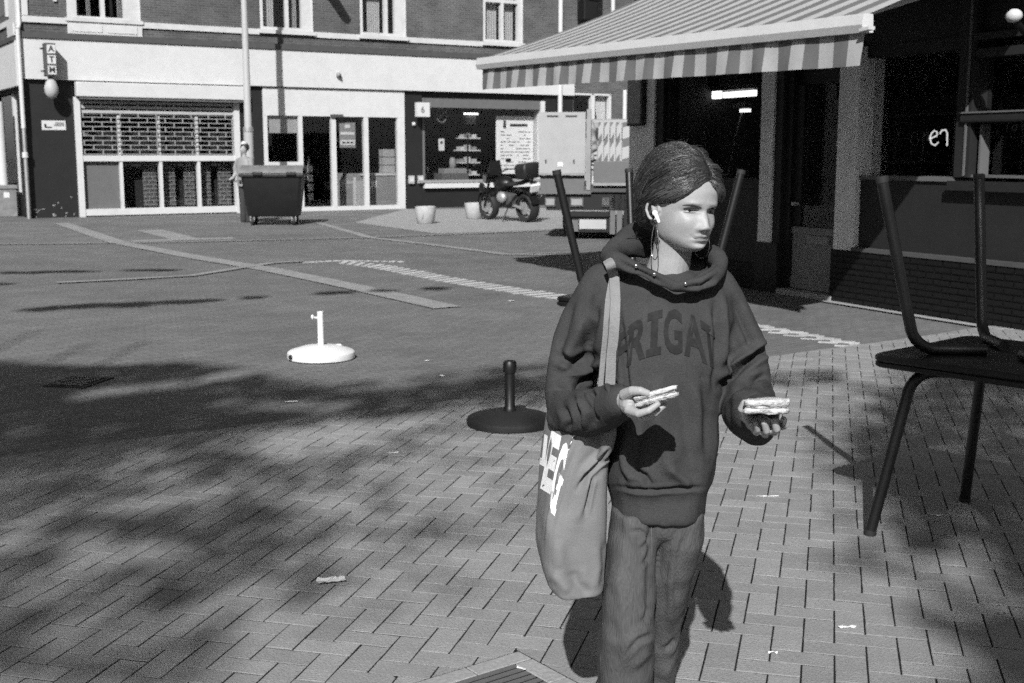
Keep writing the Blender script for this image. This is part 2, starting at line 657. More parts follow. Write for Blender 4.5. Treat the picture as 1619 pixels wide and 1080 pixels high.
whole.sort(key=shown)
ang = -R(14.6)
for k, (x, y, m) in enumerate(whole[:300]):
    o = bpy.data.objects.new('brick', BRICK_ME)
    C.objects.link(o)
    o.parent = pavement
    o.location = (x, y, random.uniform(-0.0009, 0.0014))
    o.rotation_euler = (random.gauss(0, 0.004), random.gauss(0, 0.004), ang + (PI / 2 if m == 1 else 0) + random.gauss(0, 0.006))
mb, tones = MB(), []
bv, bf = [tuple(v.co) for v in BRICK_ME.vertices], [tuple(p.vertices) for p in BRICK_ME.polygons]
for x, y, m in whole[300:]:
    a = ang + (PI / 2 if m == 1 else 0) + random.gauss(0, 0.005)
    ca, sa, dz = math.cos(a), math.sin(a), random.uniform(-0.0009, 0.0014)
    sx, sy = random.gauss(0, 0.004), random.gauss(0, 0.006)
    mb.add([(x + vx * ca - vy * sa, y + vx * sa + vy * ca, vz + dz + vx * sx + vy * sy) for vx, vy, vz in bv], bf)
    tones += [random.uniform(0.89, 1.11)] * len(bv)
for P in cut:
    n0 = len(mb.v)
    mb.prism(P, 0.001, 0.0143)
    tones += [random.uniform(0.89, 1.11)] * (len(mb.v) - n0)
o = mb.build('brick_field', M['brick_mass'], pavement)
o['kind'] = 'stuff'
set_attr(o.data, 'tone', np.array(tones))

# drain with its frame of pale stones
t = thing('drain_grate', 'square iron drain grate set in pale stones at the very front of the brick pavement', 'drain', (float(DC[0]), float(DC[1]), 0))
da3, db3 = np.array([*da, 0]), np.array([*db, 0])
for a, b, l0, l1 in ((da3, db3, 0.0, DS), (db3, da3, 0.074, DS), ):
    n_, seg = 2, (l1 - l0) / 2
    for q in range(2):
        MB().obox(a * (l0 + seg * (q + .5)) + b * 0.036 + np.array([0, 0, 0.007]), a * (seg / 2 - .002), b * 0.034, (0, 0, 0.0085)).build('frame_stone', M['light_pave'], t, None, 0.003)
for a, b in ((da3, db3), (db3, da3)):
    MB().obox(a * (DS / 2) + b * (DS - 0.036) + np.array([0, 0, 0.007]), a * (DS / 2 - 0.074), b * 0.034, (0, 0, 0.0085)).build('frame_stone', M['light_pave'], t, None, 0.003)
MB().obox((da3 + db3) * DS / 2 + np.array([0, 0, 0.0125]), da3 * (DS / 2 - 0.074), db3 * (DS / 2 - 0.074), (0, 0, 0.001)).build('pit', M['black_metal'], t)
for q in range(9):
    MB().obox(da3 * DS / 2 + db3 * (0.088 + q * 0.031) + np.array([0, 0, 0.0155]), da3 * (DS / 2 - 0.078), db3 * 0.009, (0, 0, 0.0025)).build('bar', M['grey_panel'], t)

# small iron drain in the road, left
q = gp(125, 604)
t = thing('road_drain', 'small dark iron drain in the shaded road left of the white parasol foot', 'drain', (float(q[0]), float(q[1]), 0), R(-12))
bx('frame', M['rubber'], t, -0.16, 0.16, -0.2, 0.2, -0.003, 0.006, 0.002)
for k in range(6): bx('bar', M['black_metal'], t, -0.12, 0.12, -0.165 + k * 0.058, -0.135 + k * 0.058, 0.006, 0.012)


def ribbon(pts, w, z, name, mat, parent=None, kind='structure'):
    P = [np.array(p[:2], float) for p in pts]
    L_, R_ = [], []
    for i in range(len(P)):
        d = P[min(i + 1, len(P) - 1)] - P[max(i - 1, 0)]
        d = d / np.linalg.norm(d)
        n = np.array([-d[1], d[0]])
        L_.append(P[i] + n * w / 2)
        R_.append(P[i] - n * w / 2)
    vs = [(*p, z) for p in L_] + [(*p, z) for p in R_]
    n = len(P)
    mb = MB().add(vs, [(n + i, n + i + 1, i + 1, i) for i in range(n - 1)])
    o = mb.build(name, mat, parent)
    if kind: o['kind'] = kind
    return o


FX = R(31.76)                                       # the long facade's direction
# far pavement in front of the shops, its kerb and the paler paving by the motorbike
K = [gp(x, y)[:2] for x, y in ((-420, 393), (0, 387), (300, 383), (580, 376), (760, 369.5), (945, 362), (1100, 357))]
sheet('far_pavement', [tuple(p) for p in K] + [(14, 60), (-40, 60), (-40, 21)], 0.0, M['far_pave'])
sheet('pale_pavement', [tuple(gp(x, y)[:2]) for x, y in ((560, 352), (690, 369.5), (800, 366.5), (945, 360), (1060, 356), (1060, 328), (640, 331))], 0.004, M['light_pave'])
mbk = []
kerb = ribbon([gp(x, y) for x, y in ((-420, 393), (0, 387), (150, 385.3), (300, 383), (440, 379.8), (580, 376), (760, 369.5), (945, 362), (1100, 357))], 0.10, 0.010, 'kerb', M['kerb'])
ribbon([gp(x, y) for x, y in ((96, 353), (185, 383), (300, 405.5), (430, 427), (560, 454), (708, 487))], 0.34, 0.0075, 'pale_line', M['mark'])
ribbon([gp(x, y) for x, y in ((90, 448), (200, 442.5), (300, 437), (380, 424.5), (430, 416.5), (480, 414))], 0.17, 0.012, 'pale_line', M['mark'])
ribbon([gp(x, y) for x, y in ((505, 353), (585, 376), (690, 388), (800, 402.5), (905, 403.5))], 0.2, 0.0065, 'pale_line', M['mark'])
ribbon([gp(x, y) for x, y in ((800, 402), (905, 399))], 0.1, 0.003, 'pale_line', M['mark'])
ribbon([gp(x, y) for x, y in ((236, 364), (300, 380))], 0.55, 0.0055, 'pale_line', M['mark'])
ribbon([gp(x, y) for x, y in ((210, 381.5), (370, 376.5))], 0.5, 0.0035, 'pale_line', M['mark'])


def cobbles(px, n, along, across, skew=0.0, rows=1, slant=(0.0, 0.0), gap=0.03):
    P = [gp(x, y)[:2] for x, y in px]
    L = [0.0]
    for a, b in zip(P, P[1:]): L.append(L[-1] + float(np.linalg.norm(b - a)))
    k = 0
    s = 0.0
    d = (P[1] - P[0]) / np.linalg.norm(P[1] - P[0])
    while s < L[-1] and k < n:
        x, y = np.interp(s, L, [p[0] for p in P]), np.interp(s, L, [p[1] for p in P])
        e = min(s + .3, L[-1])
        x2, y2 = np.interp(e, L, [p[0] for p in P]), np.interp(e, L, [p[1] for p in P])
        if e - s > .1: d = np.array([x2 - x, y2 - y]) / np.hypot(x2 - x, y2 - y)
        a = math.atan2(d[1], d[0]) + skew
        dd, pp = np.array([math.cos(a), math.sin(a)]), np.array([-math.sin(a), math.cos(a)])
        sl = slant[0] + (slant[1] - slant[0]) * min(1.0, s / L[-1])
        for r in range(rows):
            off = (r - (rows - 1) / 2) * across
            c = np.array([x, y]) + pp * off + dd * ((r % 2) * along * .5)
            if c[1] < edge_y(c[0]) + .06: continue
            A_ = dd * (along / 2 - gap / 2) * random.uniform(.85, 1.05)
            B_ = (pp + dd * sl) * (across / 2 - gap / 3) * random.uniform(.9, 1.03)
            A_, B_ = A_ + np.array([random.uniform(-.006, .006) for _ in (0, 1)]), B_ + np.array([random.uniform(-.012, .012) for _ in (0, 1)])
            poly = [-A_ - B_, A_ - B_, A_ + B_, -A_ + B_]
            o = MB().prism([tuple(p) for p in poly], -.006, -.0022 + random.uniform(0, .001)).build('cobble', M['cobble'], road)
            o.location = (float(c[0]), float(c[1]), 0)
        s += along
        k += 1


cobbles(((482, 414.5), (540, 411.5), (636, 413.5)), 60, 0.13, 0.2, gap=.035)
cobbles(((545, 414), (600, 420.5), (650, 430), (700, 440), (780, 453.5), (870, 467), (960, 479), (1060, 494)), 90, 0.205, 0.46, 0.0, 1, (-1.0, .5), .078)
cobbles(((1140, 505), (1192, 516), (1260, 528), (1345, 545)), 30, 0.22, 0.1, 0.75, 3, gap=.025)

# litter
def scrap(name, label, px, py, L, Wd, a, mat=None, h=0.006, cat='litter'):
    q = gp(px, py)
    n = 7
    mb = MB()
    for i in range(n):
        u = i / (n - 1) - .5
        w = Wd * (0.35 + random.random() * .65) / 2
        mb.v += [(u * L, -w, random.uniform(0, h)), (u * L + random.uniform(-.1, .1) * L, w * .6, random.uniform(0, h) + .001), (u * L, w, random.uniform(.3, 1) * h)]
    for i in range(n - 1):
        for k in range(2): mb.f.append((i * 3 + k, i * 3 + 3 + k, i * 3 + 4 + k, i * 3 + 1 + k))
    base = 0.0155 if q[1] < edge_y(q[0]) else 0.002
    o = mb.build(name, mat or M['paper'], None)
    o.location = (float(q[0]), float(q[1]), base)
    o.rotation_euler = (0, 0, a)
    return tag(o, label, cat)


scrap('paper_scrap', 'crumpled white paper scrap on the brick paving left of the tote bag', 525, 927, .1, .05, .25, h=.02)
scrap('drinking_straw', 'thin white straw lying on the bricks right of the walking woman', 1214, 790, .105, .006, .06, h=.004)
scrap('paper_scrap', 'small pale scrap on the bricks below the front left table leg', 1338, 999, .06, .016, .1)
scrap('paper_scrap', 'small white scrap on the shaded bricks between the two table legs', 1480, 821, .045, .014, -.1)
scrap('paper_scrap', 'short white scrap on the bricks at the lower right of the woman', 1221, 1040, .03, .01, 0)
scrap('fallen_leaf', 'pale leaf on the bricks in the lower right corner', 1584, 976, .04, .03, .5, M['mid_grey'])
scrap('fallen_leaf', 'pale leaf on the road above the edge of the brick paving', 460, 636, .08, .03, .2)
scrap('fallen_leaf', 'tiny leaf on the road right of the white parasol foot', 675, 571, .05, .03, .4)
scrap('fallen_leaf', 'tiny leaf on the road between the two parasol feet', 699, 595, .05, .03, -.3)
scrap('fallen_leaf', 'small pale leaf on the brick paving under the black parasol foot', 622, 721, .06, .03, .3)
scrap('cigarette_end', 'white cigarette end lying on the drain grate', 825, 1066, .035, .012, -.6)
scrap('fallen_leaf', 'tiny pale fleck on the road near the white cobble band', 808, 476, .06, .04, .1)
# ================================================================ CORNER BUILDING (local x along the facade, y into the building)
P0 = gp(125.6, 343.3)
bld = thing('corner_building', 'brick corner building with white fascia and three ground floor shopfronts', 'building', (float(P0[0]), float(P0[1]), 0), FX)


def wall(x0, x1, z0, z1, mat, y0=0.0, y1=0.3, name='wall'):
    return bx(name, M[mat], bld, x0, x1, y0, y1, z0, z1)


DEPTH = 6.0
# ground floor piers and walls
wall(-1.2, 0.0, 0, 3.47, 'dark_wall')
wall(4.36, 5.05, 0, 3.47, 'dark_wall')
wall(9.42, 10.03, 0, 3.47, 'dark_wall')
wall(10.03, 14.36, 0, 0.66, 'dark_wall')
wall(14.36, 15.5, 0, 3.47, 'dark_wall')
wall(0.0, 4.36, 3.06, 3.47, 'dark_wall', 0.06)
wall(5.05, 9.42, 3.44, 3.47, 'white', 0.02)
wall(10.03, 14.36, 3.27, 3.47, 'dark_wall', 0.06)
# right hand part behind the truck
wall(15.5, 15.52, 0, 8.6, 'facade_brick')
wall(15.52, 17.02, 0, 2.5, 'facade_brick')
wall(15.52, 17.02, 3.56, 8.6, 'facade_brick')
wall(17.02, 26, 0, 8.6, 'facade_brick')
# upper brick, around the windows
UP = [(-0.05, 1.8), (5.05, 6.6), (8.05, 9.52), (12.15, 13.57)]
x = -1.2
for a, b in UP:
    wall(x, a, 4.62, 8.6, 'facade_brick')
    wall(a, b, 4.62, 5.0, 'facade_brick')
    wall(a, b, 7.2, 8.6, 'facade_brick')
    x = b
wall(x, 15.5, 4.62, 8.6, 'facade_brick')
bx('wall', M['facade_brick'], bld, -1.2, 15.5, 0.0, 0.3, 3.47, 4.62)
# floors and back so that the rooms are closed
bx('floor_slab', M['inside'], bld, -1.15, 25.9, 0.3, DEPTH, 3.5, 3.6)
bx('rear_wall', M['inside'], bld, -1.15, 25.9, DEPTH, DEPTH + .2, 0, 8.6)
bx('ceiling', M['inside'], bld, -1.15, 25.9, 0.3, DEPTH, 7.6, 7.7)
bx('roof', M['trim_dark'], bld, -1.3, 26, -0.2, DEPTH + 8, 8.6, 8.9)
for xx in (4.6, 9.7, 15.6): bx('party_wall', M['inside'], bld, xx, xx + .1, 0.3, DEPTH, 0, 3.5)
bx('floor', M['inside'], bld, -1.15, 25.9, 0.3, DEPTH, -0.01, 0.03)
# white fascia, moulding, string course
bx('fascia', M['white'], bld, -1.2, 15.47, -0.13, -0.002, 3.47, 4.47)
bx('moulding', M['trim_dark'], bld, -1.24, 15.5, -0.17, -0.002, 4.473, 4.62)
bx('string_course', M['white_worn'], bld, -1.24, -0.05, -0.06, -0.002, 4.86, 5.01)
for a, b in ((1.8, 5.05), (6.6, 8.05), (9.52, 12.15), (13.57, 15.5)):
    bx('string_course', M['white_worn'], bld, a + .02, b - .02, -0.05, -0.002, 4.86, 5.01)
bx('sill', M['white_worn'], bld, -0.1, 1.85, -0.09, -0.002, 4.94, 5.03)
ap = bx('apron', M['white_worn'], bld, -0.05, 1.82, -0.05, -0.002, 4.635, 4.93)
for a in (0.06, 0.95): bx('panel', M['white'], ap, a, a + .74, -0.065, -0.051, 4.69, 4.87)


def upper_window(a, b, wl, wr, mull, curt):
    w = bx('window', M['glass'], bld, a + .02, b - .02, 0.13, 0.14, 5.04, 7.2)
    for x0, x1 in ((a, a + wl), (b - wr, b), (mull - .05, mull + .05)): bx('frame', M['white_worn'], w, x0, x1, 0.02, 0.16, 5.0, 7.2)
    bx('frame', M['white_worn'], w, a + .001, b - .001, 0.018, 0.165, 5.0, 5.09)
    bx('frame', M['white_worn'], w, a + .001, b - .001, 0.018, 0.165, 6.2, 6.3)
    bx('reveal', M['white_worn'], w, b - .004, b + .004, -0.02, 0.3, 5.0, 7.2)
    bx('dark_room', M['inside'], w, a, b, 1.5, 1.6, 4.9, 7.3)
    for x0, x1 in curt:
        mb = MB()
        n = 18
        mb.loft([[(x0 + (x1 - x0) * i / n, .26 + .02 * math.sin(i * 2.1), z) for i in range(n + 1)] + [(x0 + (x1 - x0) * i / n, .28 + .02 * math.sin(i * 2.1), z) for i in range(n, -1, -1)] for z in (5.02, 7.2)])
        mb.build('curtain', M['curtain'], w)
    if a > 4: bx('sill', M['white_worn'], w, a - .06, b + .06, -0.1, -0.002, 4.9, 5.0)


upper_window(-0.05, 1.8, 0.26, 0.42, 0.86, [(0.25, 0.33), (0.5, 0.6), (1.28, 1.38)])
upper_window(5.05, 6.6, 0.1, 0.32, 5.85, [(5.15, 5.55), (6.1, 6.22)])
upper_window(8.05, 9.52, 0.1, 0.34, 8.9, [(8.15, 8.3), (8.4, 8.8), (9.0, 9.1)])
upper_window(12.15, 13.57, 0.1, 0.16, 12.85, [(12.25, 12.78), (12.92, 13.38)])
bx('wall_bolt', M['white'], bld, -0.36, -0.28, -0.06, -0.002, 5.4, 5.48)

# ---- left flank (the side street)
def flank(y0, y1, z0, z1, mat, x0=-1.2, x1=-0.9, name='wall'):
    return bx(name, M[mat], bld, x0, x1, y0, y1, z0, z1)


flank(0.3, 0.9, 0, 3.4, 'dark_wall')
flank(0.9, 4.6, 0, 0.55, 'dark_wall')
flank(0.9, 4.6, 3.2, 3.47, 'dark_wall')
flank(4.6, 14, 0, 3.47, 'dark_wall')
flank(0.3, 14, 4.62, 8.6, 'facade_brick')
flank(0.3, 14, 3.47, 4.62, 'facade_brick')
w = bx('window', M['glass'], bld, -1.08, -1.07, 0.9, 4.6, 0.55, 3.2)
bx('frame', M['white'], w, -1.16, -1.02, 1.7, 1.85, 0.55, 3.2)
bx('frame', M['white'], w, -1.16, -1.02, 0.9, 4.6, 0.5, 0.62)
bx('poster', M['paper'], w, -1.05, -1.04, 1.0, 1.5, 1.0, 1.35)
bx('poster', M['paper'], w, -1.05, -1.04, 1.05, 1.3, 0.7, 0.95)
bx('fascia', M['white'], bld, -1.33, -1.202, 0.0, 14, 3.3, 4.4)
bx('moulding', M['trim_dark'], bld, -1.37, -1.202, -0.002, 14, 4.403, 4.5)
bx('corner_trim', M['white_worn'], bld, -1.27, -1.202, -.02, 0.9, 4.62, 8.6)
bx('corner_trim', M['white_worn'], bld, -1.2, -0.98, -.05, -.004, 5.02, 8.6)
bx('string_course', M['white_worn'], bld, -1.25, -1.202, 0.9, 14, 4.86, 5.01)
bx('apron', M['white_worn'], bld, -1.3, -1.202, 0.25, 1.1, 4.55, 4.85)
w = bx('window', M['glass'], bld, -1.23, -1.22, 1.4, 2.8, 5.2, 7.2)
bx('frame', M['white'], w, -1.27, -1.2, 1.3, 1.4, 5.1, 7.3)
bx('frame', M['white'], w, -1.27, -1.2, 2.8, 2.9, 5.1, 7.3)

# drainpipe at the corner: white above, bare metal below
t = thing('drainpipe', 'white drainpipe with bare grey foot at the left corner of the brick building', 'drainpipe', (float(P0[0]), float(P0[1]), 0), FX)
MB().tube([(-1.27, -0.2, 2.25), (-1.27, -0.2, 4.66)], 0.055, 12).build('upper_pipe', M['white'], t, 60)
MB().tube([(-1.27, -0.2, 0), (-1.27, -0.2, 2.3)], 0.048, 12).build('lower_pipe', M['metal'], t, 60)
MB().tube([(-1.27, -0.2, 1.52), (-1.27, -0.2, 1.66)], 0.075, 12).build('collar', M['white'], t, 60)
MB().tube([(-1.27, -0.2, 4.66), (-1.2, -0.06, 4.8), (-1.2, -0.06, 8.6)], 0.05, 10).build('swan_neck', M['white_worn'], t, 60)


def floc(x, y, z=0.0):
    c, s = math.cos(FX), math.sin(FX)
    return (float(P0[0] + c * x - s * y), float(P0[1] + s * x + c * y), z)


def fthing(name, label, cat, x, y, z=0.0, group=None, da_=0.0): return thing(name, label, cat, floc(x, y, z), FX + da_, group)


# ---- shopfront 1: white frame, roller shutter box, brick-bond grille
sf = bx('shopfront', M['glass'], bld, 0.16, 4.2, 0.1, 0.108, 0.2, 1.44)
for x0, x1 in ((0.0, 0.15), (4.2, 4.36)): bx('frame', M['white'], sf, x0, x1, -0.07, 0.14, 0, 3.06)
bx('frame', M['white'], sf, 0.15, 4.2, -0.05, 0.13, 0.03, 0.2)
bx('frame', M['white'], sf, 0.15, 4.2, -0.05, 0.13, 1.43, 1.58)
for x_ in (1.12, 2.16, 3.19): bx('mullion', M['white'], sf, x_ - .04, x_ + .04, -0.03, 0.13, 0.2, 1.43)
for x_ in (1.12, 2.16, 3.19): bx('mullion', M['white'], sf, x_ - .035, x_ + .035, 0.04, 0.12, 1.58, 2.62)
bx('transom', M['white'], sf, 0.15, 4.2, 0.04, 0.12, 2.62, 2.68)
bx('blank_panel', M['grey_panel'], sf, 0.16, 1.08, 0.07, 0.095, 0.2, 1.43)
bx('pane', M['glass'], sf, 0.16, 4.2, 0.14, 0.148, 1.58, 3.0)
for x0, x1 in ((1.75, 2.12), (2.2, 2.62), (2.85, 3.15), (3.23, 3.6), (3.8, 4.18)):
    g = bx('inner_grille', M['grey_panel'], sf, x0, x1, 0.3, 0.302, 0.21, 1.42)
    for k in range(11):
        z = 0.25 + k * 0.107
        mb = MB().box(x0, x1, .27, .3, z, z + .022)
        q = x0 + .04 + (k % 2) * .11
        while q < x1 - .02 and k < 10:
            mb.box(q, q + .022, .272, .298, z + .02, z + .109)
            q += .22
        mb.build('slat', M['mid_grey'], g)
bx('shutter_box', M['white'], bld, 0.03, 4.5, -0.34, -0.08, 3.06, 3.43, 0.02)
bx('shutter_guide', M['grey_panel'], bld, 0.1, 4.4, -0.3, -0.1, 3.0, 3.058)
gr = bx('shutter', M['inside'], bld, 0.16, 4.2, 0.5, 0.51, 0.2, 3.0)
row = 0
z = 1.60
while z < 2.99:
    mb = MB().box(0.15, 4.2, -0.02, 0.0, z, z + (0.022 if z < 2.62 else 0.075))
    xk = 0.2 + (row % 2) * 0.235
    while xk < 4.2 and z < 2.9:
        mb.box(xk, xk + .03, -0.018, -0.002, z + .02, z + .118)
        xk += 0.47
    mb.build('slat', M['mid_grey'] if z < 2.6 else M['light_grey'], gr)
    z += 0.118
    row += 1

# ---- shopfront 2: white framed sliding doors
df = bx('door_front', M['white'], bld, 5.05, 9.42, -0.05, 0.1, 2.68, 3.44)
for x0, x1 in ((5.05, 5.16), (6.08, 6.2), (7.08, 7.22), (8.1, 8.24), (9.18, 9.42)): bx('frame', M['white'], df, x0, x1, -0.045, 0.1, 0.0, 2.68)
bx('frame', M['white'], df, 5.16, 6.08, -0.04, 0.1, 0.0, 0.12)
bx('frame', M['white'], df, 6.2, 9.18, -0.04, 0.1, 0.0, 0.12)
bx('frame', M['white'], df, 5.16, 6.08, -0.04, 0.1, 1.2, 1.4)
bx('pane', M['glass'], df, 5.16, 6.08, 0.03, 0.038, 1.4, 2.68)
bx('pane', M['white'], df, 5.16, 6.08, 0.02, 0.05, 0.12, 1.2)
for x0, x1 in ((6.2, 7.08), (7.22, 8.1), (8.24, 9.18)): bx('door_pane', M['glass'], df, x0, x1, 0.03, 0.038, 0.12, 2.68)
bx('blind', M['light_grey'], df, 5.17, 6.07, 0.06, 0.08, 2.2, 2.68)
bx('door_sensor', M['trim_dark'], df, 7.05, 7.42, -0.12, -0.052, 2.66, 2.74)
# things inside the shop
def inner(name, label, cat, x, y, z=0.03): return fthing(name, label, cat, x, y, z)


t = inner('poster', 'poster with white lettering hung in the glass of the middle sliding door', 'poster', 7.62, 0.06, 1.9)
bx('sheet', M['mid_grey'], t, -.25, .25, 0, .01, -.1, .62)
bx('stripe', M['paper'], t, -.22, .22, -.006, -.001, .27, .35)
bx('stripe', M['paper'], t, -.23, .23, -.006, -.001, -.02, .12)
bx('stripe', M['paper'], t, -.08, .08, -.006, -.001, .46, .56)
for k in range(3): bx('print_mark', M['ink'], t, -.17 + k * .13, -.07 + k * .13, -.008, -.0065, .02, .07)
t = inner('freezer', 'pale chest freezer with curved front seen through the sliding doors', 'freezer', 8.15, .75)
MB().prism([(-.45, 0), (.3, 0), (.3, .8), (-.45, .8)], 0, .8).build('body', M['light_grey'], t)
MB().loft([[(-.45, 0, .8), (.3, 0, .8), (.3, .8, .8), (-.45, .8, .8)], [(-.2, 0, 1.02), (.3, 0, 1.02), (.3, .8, 1.02), (-.2, .8, 1.02)]]).build('lid', M['mid_grey'], t)
bx('label_panel', M['mid_grey'], t, -.4, -.1, -.01, -.002, .1, .72)
bx('corner_post', M['white'], t, -.06, .02, -.012, -.002, 0, .9)
t = inner('counter', 'grey shop counter with white top behind the right sliding door', 'counter', 8.9, .6)
bx('body', M['mid_grey'], t, -.35, .6, 0, .6, 0, .95)
bx('top', M['white'], t, -.6, .62, -.03, .63, .951, 1.02)
for k in range(3): bx('box', M['light_grey'], t, .15, .55, .1, .4, 1.03 + k * .24, 1.25 + k * .24)
bx('sticker', M['paper'], t, -.3, -.12, -.006, -.001, .6, .8)
t = inner('display_rack', 'thin display rack standing in the dark left sliding door', 'rack', 6.75, .9)
bx('pole', M['light_grey'], t, -.02, .02, 0, .04, 0, 1.5)
for k in range(4): bx('card', M['paper'], t, -.06, .1, -.03, -.01, .25 + k * .27, .45 + k * .27)

# ---- shopfront 3: the snack shop window
sw = bx('shop_window', M['glass'], bld, 10.1, 14.2, 0.1, 0.108, 0.84, 3.0)
bx('frame', M['white'], sw, 14.2, 14.36, -0.1, 0.25, 0.66, 3.27)
bx('frame', M['grey_panel'], sw, 10.03, 10.1, -0.02, 0.2, 0.66, 3.27)
bx('head_box', M['grey_panel'], sw, 10.1, 14.2, -0.06, 0.2, 3.0, 3.27)
bx('reveal', M['white_worn'], sw, 14.19, 14.2, 0.1, 0.9, 0.84, 3.0)
bx('sill', M['mid_grey'], sw, 9.85, 14.36, -0.16, 0.2, 0.76, 0.84)
bx('sill_board', M['white'], sw, 10.03, 14.3, -0.14, -0.02, 0.6, 0.757)
t = inner('menu_board', 'tall white menu board with rows of small print in the right shop window', 'menu board', 13.45, .3, 1.0)
bx('board', M['menu_white'], t, -.66, .72, 0, .02, 0, 1.8)
bx('figure', M['ink'], t, -.4, -.3, -.006, -.001, 1.42, 1.66)
for r_ in range(12):
    x_ = -.5
    while x_ < .55:
        l_ = random.uniform(.06, .22)
        if random.random() < .75: bx('print_line', M['grey_panel'], t, x_, min(x_ + l_, .62), -.006, -.001, 1.3 - r_ * .105, 1.325 - r_ * .105)
        x_ += l_ + .04
bx('print_line', M['ink'], t, -.15, .5, -.006, -.001, 1.48, 1.56)
t = inner('shelf_rack', 'snack shelf with four white shelves behind the shop window glass', 'shelf', 12.0, .7)
for k in range(4): bx('shelf', M['white'], t, -.3, .45, 0, .4, .92 + k * .38, .96 + k * .38)
for k in range(4):
    for q in range(3): bx('packet', M[('light_grey', 'mid_grey', 'white')[(q + k) % 3]], t, -.25 + q * .22, -.1 + q * .22, .05, .3, .962 + k * .38, 1.06 + k * .38 + .06 * (q % 2))
bx('upright', M['black_metal'], t, -.04, 0, -.02, 0, 0, 2.2)
t = inner('window_sign', 'round ring sign hanging in the left of the snack shop window', 'sign', 10.85, .3, 2.78)
MB().tube([(.17 * math.cos(a), 0, .21 * math.sin(a)) for a in [2 * PI * k / 24 for k in range(24)]], .016, 6, closed=True).build('ring', M['mid_grey'], t, 60)
MB().tube([(-.1, 0, -.08), (.0, 0, .0), (.1, 0, .1)], .03, 6).build('emblem', M['mid_grey'], t, 60)
t = inner('notice', 'small white notice stuck low inside the snack shop window', 'notice', 10.75, .13, 1.72)
bx('sheet', M['paper'], t, -.1, .1, 0, .01, 0, .36)
bx('print_line', M['ink'], t, -.04, .04, -.004, -.001, .2, .28)
t = inner('shop_lamp', 'lit lamp bar over the snack shop counter', 'lamp', 12.3, 1.0, 2.85)
bx('tube', M['tube_light'], t, -.25, .25, 0, .05, 0, .05)
bx('cover', M['mid_grey'], t, -.15, .2, .06, .3, -.3, -.02)
t = inner('snack_counter', 'low counter with trays and jars inside the snack shop window', 'counter', 11.2, .6)
bx('body', M['grey_panel'], t, -.2, .75, 0, .5, 0, 1.0)
bx('tray', M['mid_grey'], t, -.1, .7, .02, .4, 1.0, 1.15)
for k in range(5): MB().lathe([(.05, 0), (.055, .1), (.03, .17)], 8, (-1.0 + k * .09, .1, .85 + (k % 3) * .18)).build('jar', M['light_grey'], t, 50)
MB().ball((.3, .2, 1.3), (.12, .12, .2)).build('basket', M['mid_grey'], t, 60)

# rear right window and pipes
rw = bx('window', M['glass'], bld, 15.56, 17.0, 0.12, 0.128, 2.55, 3.56)
for x0, x1 in ((16.22, 16.36), (16.93, 17.02)): bx('frame', M['white'], rw, x0, x1, 0.0, 0.16, 2.5, 3.56)
bx('frame', M['white'], rw, 15.52, 17.02, 0.0, 0.16, 3.5, 3.56)
bx('sill', M['white'], rw, 15.3, 17.05, -0.1, 0.1, 2.46, 2.55)
bx('dark_room', M['inside'], rw, 15.5, 17.1, 1.2, 1.25, 2.4, 3.6)
mb = MB()
mb.add([(16.45, .2, 3.5), (16.93, .2, 3.5), (16.93, .2, 2.56), (16.62, .2, 2.56)], [(0, 1, 2, 3)])
mb.build('curtain', M['paper'], rw)
for x_, za, zb, r_ in ((14.93, 0, 8.4, .075), (17.5, 0, 3.7, .07), (16.97, 5.9, 8.4, .07)):
    t = fthing('drainpipe', 'thin white drainpipe %s' % ('above the left end of the striped awning' if x_ < 15 else 'right of the white window behind the truck' if x_ < 18 and za < 1 and x_ > 17.2 else 'high on the brick wall just over the awning'), 'drainpipe', x_, -.1)
    MB().tube([(0, 0, za), (0, 0, zb)], r_, 10).build('pipe', M['white'], t, 60)
    MB().tube([(0, 0, za + (zb - za) * .55), (0, 0, za + (zb - za) * .55 + .08)], r_ + .02, 10).build('collar', M['white'], t, 60)
t = fthing('white_post', 'stout white post with a slanting brace beside the grey cafe corner', 'post', 17.85, -.35)
bx('post', M['white'], t, -.13, .13, -.1, .1, 0, 3.35)
MB().tube([(-.1, 0, 3.3), (.25, -.1, 3.75)], .06, 8).build('brace', M['white'], t, 60)
bx('cap', M['white'], t, -.16, .16, -.13, .13, 3.35, 3.42)
t = fthing('floodlight', 'black box floodlight on the brick wall above the awning', 'light', 15.72, -.35, 5.7)
bx('housing', M['black_metal'], t, -.2, .3, -.2, .2, .1, .75, .03)
bx('bracket', M['black_metal'], t, -.05, .1, .2, .35, .35, .5)
bx('shade', M['black_metal'], t, -.05, .45, -.25, .15, .7, 1.5, .03)

for k in range(16):
    x_, z_ = random.uniform(-1.1, -.1), abs(random.gauss(0, .2)) + .03
    w_, h_ = random.uniform(.015, .06), random.uniform(.012, .04)
    mb = MB().add([(x_ + w_ * math.cos(a) * random.uniform(.6, 1), -.004, z_ + h_ * math.sin(a) * random.uniform(.6, 1)) for a in [2 * PI * q / 7 for q in range(7)]], [tuple(range(7))])
    mb.build('chipped_patch', M['mid_grey'], bld)
